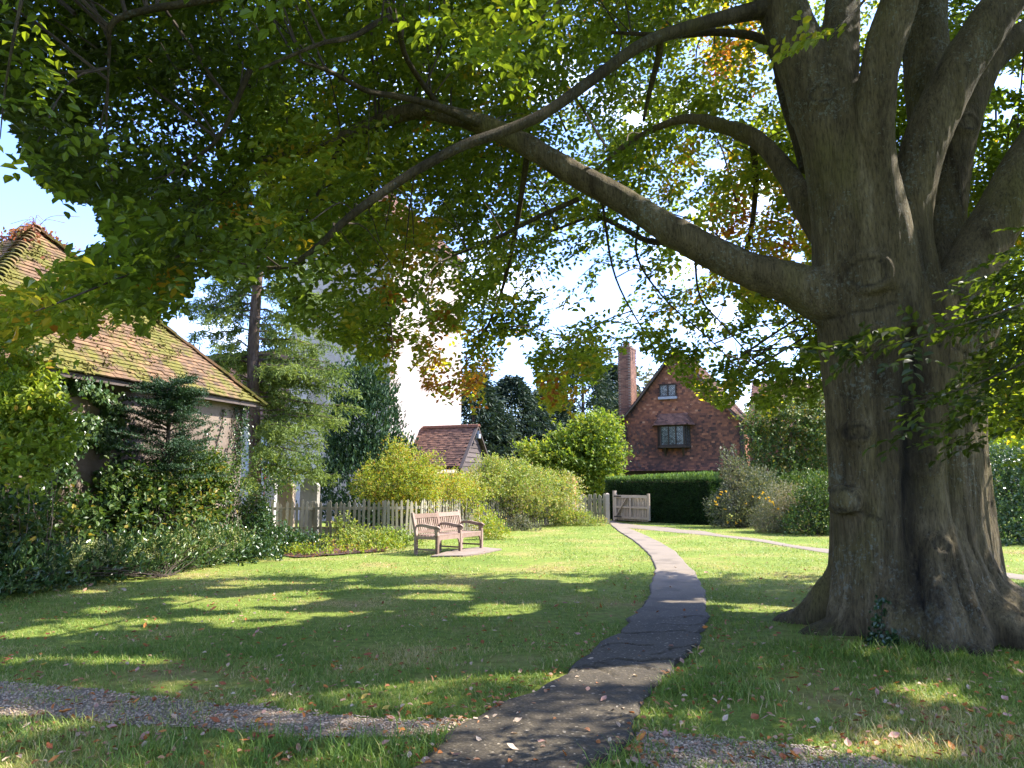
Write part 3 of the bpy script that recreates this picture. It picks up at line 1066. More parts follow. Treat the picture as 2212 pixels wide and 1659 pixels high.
    # verge boards on the gable
    for sgn in (0, 1):
        mb = MB()
        for i in range(len(rp) - 1):
            (a0, b0), (a1, b1) = rp[i], rp[i + 1]
            if sgn: a0, a1 = W - a0, W - a1
            mb.bar(P(a0, b0 - .02, -ov + .03), P(a1, b1 - .02, -ov + .03), .05, .16, up=v)
        mb.build('barge_board', m_board, t)
    # attic window
    def lattice(mbx, a0, a1, z0, z1, c, s=.13):
        wd, hd = a1 - a0, z1 - z0
        for k in np.arange(-hd, wd + .001, s):
            for sg in (1, -1):
                pts = []
                for q in np.linspace(0, 1, 2):
                    pass
                x0, x1 = k, k + hd
                y0, y1 = 0.0, hd
                if x0 < 0: y0 -= x0; x0 = 0.0
                if x1 > wd: y1 -= (x1 - wd); x1 = wd
                if y1 - y0 < .04: continue
                A, B = (x0, y0), (x1, y1)
                if sg < 0:
                    A, B = (wd - x0, y0), (wd - x1, y1)
                mbx.bar(P(a0 + A[0], z0 + A[1], c), P(a0 + B[0], z0 + B[1], c), .014, .012, up=v)
    def window(name, a0, a1, z0, z1, c, lights, frame=.07, par=None):
        mb = MB()
        mb.box(P((a0 + a1) / 2, z1 - frame / 2, c), (a1 - a0, .1, frame), AX)
        mb.box(P((a0 + a1) / 2, z0 + frame / 2, c), (a1 - a0, .1, frame), AX)
        for a in (a0 + frame / 2, a1 - frame / 2):
            mb.box(P(a, (z0 + z1) / 2, c), (frame, .1, z1 - z0 - 2 * frame), AX)
        wo = mb.build(name, m_dark_oak, t)
        wd = (a1 - a0 - 2 * frame) / lights
        for i in range(lights):
            b0 = a0 + frame + wd * i
            if i:
                mb = MB(); mb.box(P(b0, (z0 + z1) / 2, c - .01), (.06, .09, z1 - z0 - 2 * frame), AX)
                mb.build('mullion', m_dark_oak, wo)
            mb = MB(); mb.box(P(b0 + wd / 2, (z0 + z1) / 2, c + .02), (wd, .012, z1 - z0 - 2 * frame), AX)
            mb.build('pane', m_glass, wo)
            mb = MB(); lattice(mb, b0 + .02, b0 + wd - .02, z0 + frame, z1 - frame, c + .005)
            mb.build('leading', m_iron, wo)
        return wo
    w1 = window('window', 2.46, 3.39, 6.35, 7.05, .13, 2, .05)
    mb = MB(); mb.box(P(2.92, 6.28, .07), (1.04, .16, .14), AX); mb.build('sill', m_lead, w1)
    # oriel
    w2 = window('oriel_window', 2.52, 3.84, 3.62, 4.72, -.22, 3, .06)
    mb = MB()
    for a0, a1, s_ in ((2.30, 2.52, 1), (4.06, 3.84, 1)):
        mb = MB()
        A, B = P(a0, 3.62, .18), P(a1, 3.62, -.22)
        for k in (0.02, .34, .66, .98):
            q = A + (B - A) * k
            mb.bar(q, q + z * 1.1, .06, .06)
        mb.prism([A + z * .01, B + z * .01, B + z * .08, A + z * .08], u * (.05 if a1 > a0 else -.05))
        mb.build('frame', m_dark_oak, w2)
    mb = MB()
    for a0, a1 in ((2.33, 2.55), (4.03, 3.81)):
        mb = MB()
        A, B = P(a0, 3.66, .2), P(a1, 3.66, -.18)
        mb.prism([A, B, B + z * 1.02, A + z * 1.02], u * (.012 if a1 > a0 else -.012))
        mb.build('pane', m_glass, w2)
    mb = MB()
    mb.prism([P(2.22, 3.5, .2), P(2.48, 3.5, -.30), P(3.88, 3.5, -.30), P(4.14, 3.5, .2)], z * .12)
    mb.build('sill', m_dark_oak, w2)
    for a in (2.68, 3.66):
        mb = MB()
        mb.prism([P(a, 3.5, -.2), P(a, 3.5, .16), P(a, 2.98, .14), P(a, 3.2, .02)], u * .09)
        mb.build('bracket', m_dark_oak, w2)
    mb = MB()
    rr = [P(1.98, 4.74, .2), P(2.26, 4.74, -.48), P(4.10, 4.74, -.48), P(4.38, 4.74, .2), P(2.42, 5.38, .14), P(3.94, 5.38, .14)]
    mb.add(rr, [[1, 2, 5, 4], [0, 1, 4], [2, 3, 5], [0, 4, 5, 3], [0, 3, 2, 1]])
    orf = mb.build('oriel_roof', m_under, t)
    for p, q, ap in ((rr[1], rr[2], None), (rr[0], rr[1], rr[4]), (rr[2], rr[3], rr[5])):
        uu = norm(q - p)
        top = rr[4] if ap is None else ap
        nn = norm(np.cross(uu, top - p)); vv = np.cross(nn, uu)
        w_ = np.linalg.norm(q - p); h_ = np.dot(top - p, vv)
        x0 = np.dot(top - p, uu)
        x1 = np.dot((rr[5] if ap is None else ap) - p, uu)
        lay('roof_tile', m_roof_tile, orf, p, uu, vv, w_, h_, .16, .1, (.152, .15, .014), lambda a, b: (a > x0 * b / h_) & (a < w_ - (w_ - x1) * b / h_), 90, .5, .015, .1, hue_mu=.4)
    # chimney stack on the left flank
    ca, cb = -.62, 0.12
    mb = MB()
    cw, cd = .70, 1.25
    mb.box(P(.36, 4.75, 1.05 + .02), (cw - .02, cd - .02, 9.5), AX)
    ch = mb.build('chimney', m_mortar, t)
    a0 = .36 - cw / 2
    c0 = 1.05 + .02 - cd / 2
    lay('brick', m_brick, ch, P(a0, 0, c0), u, z, cw, 9.3, .232, .077, (.222, .066, .05), lambda a, b: b > 1.6, 230, .5, .0, 0, .003, hue_mu=.45, hue_sd=.25, hue_fn=lambda a, b: -.35 * (rng.random(len(a)) < .12))
    lay('brick', m_brick, ch, P(a0 + cw, 0, c0), v, z, cd, 9.3, .232, .077, (.222, .066, .05), lambda a, b: b > 4.6, 170, .5, .0, 0, .003, hue_mu=.55, hue_sd=.2)
    lay('brick', m_brick, ch, P(a0, 0, c0 + cd), -v, z, cd, 9.3, .232, .077, (.222, .066, .05), lambda a, b: b > 1.6, 0, .5, .0, 0, .003, single=False)
    mb = MB()
    for k, (e_, h_) in enumerate(((.025, .1), (.05, .08))):
        mb.box(P(.36, 9.25 + k * .11, 1.07), (cw + 2 * e_, cd + 2 * e_, h_), AX)
    mb.build('chimney_cap', m_brick, ch)
    for c_ in (.75, 1.35):
        MB().tube([P(.36, 9.45, c_), P(.36, 9.8, c_)], [.13, .11], 10).build('chimney_pot', m_hung, ch)
    mb = MB()
    mb.tube([P(.82, 8.6, .6), P(.82, 9.5, .6)], .014, 5)
    for k in (8.75, 9.0, 9.25):
        mb.tube([P(.7, k, .6), P(1.06, k, .6)], .009, 4)
    mb.tube([P(1.02, 8.7, .6), P(1.02, 9.3, .6)], .009, 4)
    mb.build('aerial', m_iron, t)
    # rain pipe
    mb = MB()
    mb.tube(spline([P(-.28, 4.62, -.05), P(-.22, 4.4, .0), P(-.10, 4.2, .25), P(-.08, 3.6, .3), P(-.08, 2.0, .3), P(-.08, .2, .3)], 5), .045, 8)
    mb.build('downpipe', m_iron, t)
    # cross wing to the right, set back
    X0, X1, c0 = W - .1, W + 6.5, 2.6
    mb = MB()
    mb.box(P((X0 + X1) / 2, 1.05, c0 + 2.9), (X1 - X0, 5.0, 2.1), AX)
    wg = mb.build('wing_wall', m_mortar, t)
    lay('brick', m_brick, wg, P(X0, 0, c0 + .4), u, z, X1 - X0, 2.1, .225, .076, (.215, .066, .1), None, 0, .5, 0, 0, .002, single=False)
    mb = MB()
    mb.box(P((X0 + X1) / 2, 3.4, c0 + 2.9), (X1 - X0, 5.5, 2.6), AX)
    wu = mb.build('wing_wall', m_under, t)
    lay('hung_tile', m_hung, wu, P(X0, 2.1, c0 + .14), u, z, X1 - X0, 2.6, .168, .108, (.16, .16, .014), None, 60, .5, .02, .1, .005, None, .34, .15)
    lay('hung_tile', m_hung, wl_, P(W, zj, .2), v, z, 2.6, 2.6, .168, .108, (.16, .16, .014), None, 60, .5, .02, .1, .005, lambda a, b: .3 * np.exp(-np.clip(b, 0, None) / .42), .6, .18)
    mb = MB()
    q0, q1 = P(X0 + .0, 4.55, c0 - .25), P(X1, 4.55, c0 - .25)
    q2, q3 = P(X1, 7.6, c0 + 2.9), P(X0, 7.6, c0 + 2.9)
    q4, q5 = P(X0, 4.55, c0 + 6.0), P(X1, 4.55, c0 + 6.0)
    mb.add([q0, q1, q2, q3, q4, q5], [[0, 1, 2, 3], [3, 2, 5, 4], [0, 4, 5, 1], [0, 3, 4], [1, 5, 2]])
    wr = mb.build('wing_roof', m_under, t)
    nn = norm(np.cross(u, q3 - q0)); vv = np.cross(nn, u)
    lay('roof_tile', m_roof_tile, wr, q0, u, vv, X1 - X0, np.dot(q3 - q0, vv), .168, .125, (.16, .17, .018), None, 120, .5, .02, .13, hue_mu=.4, hue_fn=lambda a, b: 0 * a)
    # dead creeper stems on the tile hanging
    mb = MB()
    for k in range(9):
        a, b = 1.25 + rng.normal() * .12, 2.4 + .15 * rng.random()
        pts = [P(a, b, -.12)]
        for i in range(8):
            a += rng.normal() * .13 + .03 * (k - 4) * .3
            b += .18 + .2 * rng.random()
            if b > 5.0: break
            pts.append(P(np.clip(a, .3, 2.2), b, .13))
        if len(pts) > 2:
            mb.tube(spline(pts, 3), np.linspace(.014, .006, (len(pts) - 1) * 3 + 1), 4)
    cr_ = mb.build('bare_creeper', m_board)
    tag(cr_, 'leafless grey creeper stems climbing the red tiles left of the oriel window', 'creeper')
cottage()
# ------------------------------------------------------------------ timber
m_teak = mat_rough('weathered_teak', [(0.15, (0.105, 0.070, 0.050)), (0.5, (0.205, 0.140, 0.105)), (0.85, (0.30, 0.22, 0.175))], 14, 0.85, 60, 0.4, 0.005, hue_amt=0.45)
m_pale = mat_rough('picket_wood', [(0.2, (0.13, 0.125, 0.075)), (0.5, (0.24, 0.215, 0.15)), (0.8, (0.34, 0.31, 0.24))], 2.5, 0.9, 30, 0.4, 0.005, hue_amt=0.35, vscale=(1, 1, 0.5))
m_gatew = mat_rough('gate_oak', [(0.25, (0.26, 0.21, 0.155)), (0.75, (0.40, 0.335, 0.265))], 4, 0.85, 40, 0.3, 0.004, hue_amt=0.3)
m_stone1 = mat_rough('headstone_sand', [(0.3, (0.27, 0.20, 0.14)), (0.7, (0.40, 0.31, 0.23))], 4, 0.9, 40, 0.35, 0.008)
m_stone2 = mat_rough('headstone_grey', [(0.3, (0.20, 0.185, 0.16)), (0.7, (0.34, 0.32, 0.28))], 4, 0.9, 40, 0.35, 0.008)
m_stone3 = mat_rough('headstone_white', [(0.3, (0.36, 0.34, 0.33)), (0.7, (0.52, 0.50, 0.49))], 4, 0.8, 40, 0.25, 0.006)

# ------------------------------------------------------------------ bench
def bench():
    L, D = 1.92, 0.60
    p = G(945, 1201)                                   # front corner of the near end
    ax = norm(np.array([0.49, 0.87, 0]))               # along the bench, away from us
    bk = np.array([-ax[1], ax[0], 0])                  # towards the back
    z = np.array([0, 0, 1.0])
    t = thing('garden_bench', tuple(p + ax * L / 2 + bk * D / 2), 'weathered wooden garden bench with three armrests standing beside the picket fence', 'bench')
    P = lambda a, b, c: p + ax * a + bk * b + z * c
    AX = np.array([ax, bk, z])
    def part(name, fn, par=None, hue=.5):
        mb = MB(); fn(mb)
        hv = rng.random()
        mb.h = [np.full(len(x), hv) for x in mb.h]
        return mb.build(name, m_teak, par or t)
    w = .065
    lean = lambda c: max(0, (c - .42)) * .22
    seatz, armz, topz = .43, .66, .93
    for a in (w / 2, L / 2, L - w / 2):
        part('leg', lambda m: m.box(P(a, w / 2, seatz / 2 - .01), (w, w, seatz + .02), AX))
        def rear(m):
            m.prism([P(a - w / 2, D - .02, 0), P(a - w / 2, D + w - .02, 0), P(a - w / 2, D + w - .02 + lean(seatz), seatz), P(a - w / 2, D + w - .02 + lean(topz), topz - .03),
                     P(a - w / 2, D + w - .045 + lean(topz), topz), P(a - w / 2, D - .01 + lean(topz), topz - .005), P(a - w / 2, D - .02 + lean(topz), topz - .05), P(a - w / 2, D - .02 + lean(seatz), seatz)], ax * w)
        part('leg', rear)
        def arm(m):
            n = 9
            top = [P(a - w / 2, D - .02 + lean(armz) - .02, armz - .005)]
            s = np.linspace(0, 1, n)
            up = [P(a - w / 2, D * (1 - q) - .05 * q, armz + .02 * math.sin(q * 5.5) * (1 if q < .8 else .3) - (.06 * max(0, q - .85) / .15)) for q in s]
            lo = [P(a - w / 2, D * (1 - q) - .04 * q + .02, armz - .065 + .025 * math.sin(q * 5.5 + .2)) for q in s[::-1]]
            m.prism(up + lo, ax * w)
        part('armrest', arm)
        part('arm_support', lambda m: m.prism([P(a - w / 2, 0, seatz), P(a - w / 2, w + .015, seatz), P(a - w / 2, w + .035, armz - .1), P(a - w / 2, w + .07, armz - .05), P(a - w / 2, -.035, armz - .05), P(a - w / 2, -.03, armz - .09), P(a - w / 2, .01, armz - .15)], ax * w))
        part('seat_rail', lambda m: m.box(P(a, D / 2, seatz - .05), (w * .8, D - .04, .07), AX))
        part('stretcher', lambda m: m.box(P(a, D / 2, .12), (.032, D - .04, .035), AX))
    for k in (0, 1):
        a0, a1 = (w, L / 2 - w / 2) if k == 0 else (L / 2 + w / 2, L - w)
        am, al = (a0 + a1) / 2, a1 - a0
        tl = norm(np.array([0, 0.22, 1]))
        UP = norm(bk * .22 + z)
        N = np.cross(ax, UP)
        A2 = np.array([ax, N, UP])
        part('top_rail', lambda m: m.box(P(am, D + .01 + lean(.83), .845), (al, .035, .10), A2))
        part('back_rail', lambda m: m.box(P(am, D + .01 + lean(.5), .485), (al, .035, .06), A2))
        for q in np.linspace(a0 + .04, a1 - .04, 11):
            part('back_slat', lambda m: m.bar(P(q, D + .01 + lean(.51), .51), P(q, D + .01 + lean(.80), .80), .018, .042, up=ax))
        part('front_rail', lambda m: m.box(P(am, .03, seatz - .055), (al, .035, .085), AX))
        for e, sg in ((a0, 1), (a1, -1)):
            part('corner_brace', lambda m: m.prism([P(e, .015, seatz - .1), P(e + sg * .10, .015, seatz - .1), P(e + sg * .05, .015, seatz - .13), P(e + sg * .03, .015, seatz - .19), P(e, .015, seatz - .21)], bk * .035))
        for i in range(7):
            b = .015 + i * .084
            dz = -.012 * math.sin(i / 6 * math.pi)
            part('seat_slat', lambda m: m.box(P(am, b + .03, seatz + .002 + dz), (al + .03, .066, .024), AX))
bench()

# ------------------------------------------------------------------ picket fence round the churchyard
PK = []
def picket_mesh(h, w, lean=0.0, hue=.5):
    v = np.array([[-w / 2, -.011, 0], [w / 2, -.011, 0], [w / 2, -.011, h - .05], [w * .12, -.011, h], [-w * .12, -.011, h], [-w / 2, -.011, h - .05]])
    v = np.concatenate([v, v + np.array([0, .022, 0])])
    f = [np.array([[5, 4, 3, 2, 1, 0], [6, 7, 8, 9, 10, 11]]), np.array([[i, (i + 1) % 6, 6 + (i + 1) % 6, 6 + i] for i in range(6)])]
    return mesh_np('picket', v, f, m_pale, np.full(12, hue))
FENCE = [np.array([-7.25, 19.9]), np.array([-5.6, 20.45]), np.array([-3.0, 20.9]), np.array([-2.05, 23.2]), np.array([-0.72, 26.3]), np.array([1.24, 28.5]), np.array([2.75, 29.9])]
def fence(name, pts, label, cat, h=1.08, sp=.13, w=.07, posts=2.0, lean_sd=.025):
    t = thing(name, (*np.mean(pts, 0), 0), label, cat)
    meshes = [picket_mesh(h + d, w + rng.normal() * .004, 0, hu) for d in (-.05, -.02, 0, .02, .04) for hu in (.2, .5, .85)]
    c = spline([(*p, 0) for p in pts], 14)
    tt = np.concatenate([[0], np.cumsum(np.linalg.norm(np.diff(c, axis=0), axis=1))])
    bp = BASE[t.name]
    at = lambda s: np.array([np.interp(s, tt, c[:, k]) for k in range(3)])
    s = .04
    while s < tt[-1]:
        q = at(s); q2 = at(min(s + .05, tt[-1])); q1 = at(max(s - .05, 0))
        d = norm(q2 - q1)
        n = np.array([d[1], -d[0], 0])
        o = bpy.data.objects.new('picket', random.choice(meshes))
        COL.objects.link(o)
        o.parent = t
        o.location = q + n * .035 + np.array([0, 0, .03 + rng.normal() * .012]) - bp
        o.rotation_euler = (rng.normal() * .02, rng.normal() * lean_sd, math.atan2(d[1], d[0]))
        s += sp * rng.uniform(.9, 1.1)
    for zz in (.35, .84):
        n = int(tt[-1] / posts) + 1
        for i in range(n):
            a, b = tt[-1] * i / n, tt[-1] * (i + 1) / n
            mb = MB()
            k = np.linspace(a, b, 5)
            for x, y in zip(k[:-1], k[1:]):
                mb.bar(at(x) + np.array([0, 0, zz * h]), at(y) + np.array([0, 0, zz * h]), .045, .075, hue=rng.random())
            mb.build('rail', m_pale, t)
    n = int(tt[-1] / posts) + 1
    for i in range(n + 1):
        q = at(tt[-1] * i / n)
        q2 = at(min(tt[-1] * i / n + .1, tt[-1])); q1 = at(max(tt[-1] * i / n - .1, 0))
        d = norm(q2 - q1)
        mb = MB()
        mb.box(q + np.array([d[1], -d[0], 0]) * -.07 + np.array([0, 0, h * .51]), (.11, .11, h * 1.02), np.array([d, [d[1], -d[0], 0], [0, 0, 1]]), hue=rng.random())
        mb.build('post', m_pale, t)
    return t
fence('picket_fence', FENCE, 'long greenish grey picket fence with pointed pales running behind the bench', 'fence')
GP0, GP1 = np.array([2.85, 30.3]), G(1309, 1131)[:2]
fence('picket_fence', [GP0, (GP0 + GP1) / 2, GP1], 'short pale picket panel with a stout post at the mouth of the asphalt path', 'fence', 1.12, .115, .085, 1.6)
q = G(1313, 1132)
mb = MB()
mb.box(q + np.array([0, 0, .58]), (.15, .15, 1.16), hue=.8)
mb.prism([q + np.array([-.075, -.075, 1.16]), q + np.array([.075, -.075, 1.16]), q + np.array([.03, -.03, 1.2]), q + np.array([-.03, -.03, 1.2])], (0, .15, 0), hue=.8)
o = mb.build('gate_post', m_gatew)
tag(o, 'thick square gate post at the end of the short picket panel beside the path', 'post')

# ------------------------------------------------------------------ field gate before the hedge
def gate():
    a, b = V(1331, 1122, 31.0), V(1402, 1126, 29.5)
    a[2] = b[2] = 0.12
    d = b - a; Lg = np.linalg.norm(d); d = d / Lg
    n = np.array([d[1], -d[0], 0])
    z = np.array([0, 0, 1.0])
    t = thing('wooden_gate', tuple((a + b) / 2 * np.array([1, 1, 0])), 'open pale oak gate with diagonal brace and upright slats before the dark hedge', 'gate')
    P = lambda s, c, f=0: a + d * s * Lg + z * c + n * f
    H = 1.0
    A = np.array([d, n, z])
    def pb(name, fn, hue=.5):
        mb = MB(); fn(mb); mb.build(name, m_gatew, t)
    for s, hh, ww in ((.0, H, .11), (1.0, H + .06, .10)):
        pb('stile', lambda m: m.box(P(s, hh / 2), (ww, .07, hh), A, rng.random()))
    for zz, ww in ((.93, .11), (.5, .08), (.08, .09)):
        pb('gate_rail', lambda m: m.box(P(.5, zz, .012), (Lg - .1, .05, ww), A, rng.random()))
    pb('middle_stile', lambda m: m.box(P(.47, .5, .02), (.08, .05, .82), A))
    pb('brace', lambda m: m.bar(P(.04, .14, .045), P(.38, .88, .045), .03, .08, up=n))
    for i in range(19):
        s = .06 + i * (.88 / 18)
        pb('slat', lambda m: m.box(P(s, .44, -.03), (.06, .018, .97), A, rng.random()))
    for zz in (.93, .10):
        mb = MB(); mb.box(P(.08, zz, .05), (.42, .012, .05), A); mb.build('hinge', m_iron, t)
    o = MB().box(P(-.045, .55, -.02), (.12, .12, 1.22), A).build('gate_post', m_gatew)
    tag(o, 'slim gate post carrying the hinges of the open oak gate', 'post')
    q = G(1412.5, 1127)
    o = MB().box(q + z * .16, (.10, .10, .34), A).build('stop_post', m_gatew)
    tag(o, 'short stump of a post in the grass beside the open oak gate', 'post')
gate()

# ------------------------------------------------------------------ railings beyond the hedge
def railings():
    a, b = G(1536, 1134), G(1642, 1140)
    a[1] += 0.6; b[1] += .6
    t = thing('iron_railings', tuple((a + b) / 2), 'low black iron railings between the hedge and the yellow flowered shrub', 'railings')
    d = norm(b - a)
    Lr = np.linalg.norm(b - a)
    z = np.array([0, 0, 1.0])
    n = int(Lr / .115)
    for i in range(n + 1):
        mb = MB(); q = a + d * Lr * i / n
        mb.tube([q, q + z * .98, q + z * 1.05], [.009, .009, .002], 5)
        mb.build('bar', m_iron, t)
    for zz in (.12, .9):
        mb = MB(); mb.bar(a + z * zz, b + z * zz, .012, .035); mb.build('rail', m_iron, t)
    for q in (a, b):
        mb = MB(); mb.box(q + z * .6, (.07, .07, 1.2)); mb.build('post', m_iron, t)
railings()

# ------------------------------------------------------------------ gravestones and the brick pier
def headstone(px, pw, ptop, Y, mat, label, top):
    c = V(px, ptop, Y)
    hw = pw / F * Y / 2
    H = c[2]
    u = norm(np.array([0.93, -0.36, 0]))
    p = np.array([c[0], Y, 0])
    z = np.array([0, 0, 1.0])
    if top == 'shoulder':
        pts = [(-hw, 0), (hw, 0), (hw, H - .30), (hw * .8, H - .22), (hw * .62, H - .20)] + [(hw * .6 * math.cos(q), H - .20 + .20 * math.sin(q)) for q in np.linspace(.25, math.pi - .25, 9)] + [(-hw * .62, H - .20), (-hw * .8, H - .22), (-hw, H - .30)]
    else:
        pts = [(-hw, 0), (hw, 0), (hw, H - .3)] + [(hw * math.cos(q), H - .3 + .3 * math.sin(q)) for q in np.linspace(.2, math.pi - .2, 11)] + [(-hw, H - .3)]
    mb = MB()
    n = np.array([u[1], -u[0], 0])
    mb.prism([p + u * a + z * b for a, b in pts], -n * .14)
    o = mb.build('headstone', mat)
    return tag(o, label, 'gravestone', 'gravestones behind the picket fence')
headstone(617, 40, 1029, 21.9, m_stone1, 'warm sandstone headstone with shouldered top, middle of the three behind the fence', 'shoulder')
headstone(668, 44, 1028, 22.6, m_stone2, 'greyer headstone half under the larch, right of the sandstone one', 'shoulder')
headstone(582, 30, 1026, 22.8, m_stone3, 'white marble headstone with red flowers on top, nearest the shed corner', 'round')
q = V(572, 1027, 22.6)
mb = MB()
for i in range(26):
    c = q + rng.normal(size=3) * np.array([.05, .04, .05])
    d = rand_unit(1)[0]
    v, f, h = leaf_geo([c], [d], [rand_unit(1)[0]], .05, .05, .5, 'beech')
    mb.add(v, f.tolist())
mb.tube([q * np.array([1, 1, 0]), q], .012, 5)
m_red = mat_rough('red_petal', [(0.3, (0.5, 0.02, 0.02)), (0.7, (0.7, 0.05, 0.03))], 20, 0.6)
o = mb.build('red_flowers', m_red)
tag(o, 'bunch of bright red flowers at the white headstone by the shed corner', 'flowers')

def lantern_pier():
    c = V(1230, 1043, 31.5)
    p = np.array([c[0], c[1], 0])
    t = thing('notice_pier', tuple(p), 'orange brown wooden box with a stepped cap rising behind the rose bushes', 'noticeboard')
    m_or = mat_rough('orange_wood', [(0.3, (0.34, 0.15, 0.065)), (0.7, (0.48, 0.24, 0.11))], 5, 0.7)
    u = norm(np.array([0.9, -0.43, 0])); v = np.array([.43, .9, 0]) / np.hypot(.43, .9); z = np.array([0, 0, 1.0])
    A = np.array([u, v, z])
    for k in (-1, 1):
        MB().box(p + u * k * .2 + z * .8, (.06, .3, 1.6), A).build('side', m_or, t)
    MB().box(p + z * .8 + v * .12, (.4, .03, 1.5), A).build('back', m_or, t)
    MB().box(p + z * 1.35 - v * .1, (.36, .01, .5), A).build('pane', m_glass, t)
    MB().box(p + z * .55 - v * .12, (.36, .03, 1.0), A).build('panel', m_or, t)
    mb = MB()
    mb.box(p + z * 1.66, (.56, .42, .10), A)
    mb.box(p + z * 1.76, (.46, .34, .10), A)
    mb.box(p + z * 1.85, (.38, .28, .08), A)
    mb.build('cap', m_or, t)
    z = 0
lantern_pier()
# ------------------------------------------------------------------ leaf materials (hue 0 = dark .. 1 = turned)
m_beech = mat_leaf('beech_leaf', [(0.0, (0.024, 0.038, 0.010)), (0.35, (0.086, 0.132, 0.019)), (0.6, (0.150, 0.185, 0.025)), (0.78, (0.26, 0.22, 0.026)), (0.9, (0.30, 0.145, 0.02)), (1.0, (0.23, 0.085, 0.025))], 0.55, 0.42, 0.4, (2.6, 2.4, 0.8))
m_ivy = mat_leaf('ivy_leaf', [(0.0, (0.018, 0.045, 0.014)), (0.5, (0.045, 0.095, 0.028)), (1.0, (0.13, 0.19, 0.06))], 0.25, 0.28, 0.5)
m_shrub = mat_leaf('shrub_leaf', [(0.0, (0.018, 0.045, 0.012)), (0.5, (0.055, 0.105, 0.022)), (0.85, (0.12, 0.17, 0.035)), (1.0, (0.26, 0.21, 0.04))], 0.35, 0.45, 0.3)
m_bright = mat_leaf('bright_leaf', [(0.0, (0.10, 0.16, 0.02)), (0.5, (0.23, 0.31, 0.035)), (0.8, (0.37, 0.37, 0.05)), (1.0, (0.38, 0.23, 0.04))], 0.42, 0.5, 0.3)
m_rose = mat_leaf('rose_leaf', [(0.0, (0.09, 0.145, 0.028)), (0.5, (0.215, 0.29, 0.055)), (0.8, (0.34, 0.36, 0.09)), (1.0, (0.42, 0.30, 0.12))], 0.38, 0.45, 0.35)
m_larch = mat_leaf('larch_needle', [(0.0, (0.06, 0.105, 0.027)), (0.5, (0.165, 0.225, 0.06)), (1.0, (0.28, 0.32, 0.085))], 0.4, 0.55, 0.2)
m_yew = mat_leaf('yew_needle', [(0.0, (0.012, 0.035, 0.016)), (0.5, (0.030, 0.070, 0.030)), (1.0, (0.075, 0.13, 0.05))], 0.15, 0.5, 0.25)
m_grey = mat_leaf('grey_leaf', [(0.0, (0.045, 0.065, 0.035)), (0.5, (0.12, 0.135, 0.075)), (0.85, (0.21, 0.20, 0.12)), (1.0, (0.26, 0.19, 0.13))], 0.3, 0.5, 0.3)
m_maple = mat_leaf('maple_leaf', [(0.0, (0.075, 0.135, 0.018)), (0.5, (0.17, 0.25, 0.03)), (1.0, (0.32, 0.32, 0.05))], 0.45, 0.5, 0.25)
m_con = mat_leaf('conifer_needle', [(0.0, (0.014, 0.030, 0.018)), (0.5, (0.035, 0.060, 0.034)), (1.0, (0.085, 0.115, 0.055))], 0.15, 0.6, 0.2)
m_yflow = mat_leaf('yellow_flower', [(0.0, (0.55, 0.33, 0.02)), (1.0, (0.70, 0.48, 0.06))], 0.3, 0.5, 0.2)
m_pale_fl = mat_leaf('pale_flower', [(0.0, (0.26, 0.30, 0.11)), (1.0, (0.45, 0.46, 0.22))], 0.35, 0.5, 0.2)
m_redcr = mat_leaf('red_creeper', [(0.0, (0.26, 0.08, 0.05)), (0.6, (0.36, 0.15, 0.10)), (1.0, (0.24, 0.18, 0.06))], 0.4, 0.5, 0.2)
m_twig = mat_rough('twig', [(0.3, (0.035, 0.026, 0.020)), (0.7, (0.085, 0.065, 0.05))], 8, 0.9)
m_stem = mat_rough('pale_stem', [(0.3, (0.16, 0.12, 0.09)), (0.7, (0.28, 0.22, 0.17))], 8, 0.9)
m_larchbark = mat_rough('larch_bark', [(0.3, (0.055, 0.036, 0.028)), (0.7, (0.20, 0.145, 0.11))], 9, 0.95, 22, 0.9, 0.04, vscale=(1, 1, .35))

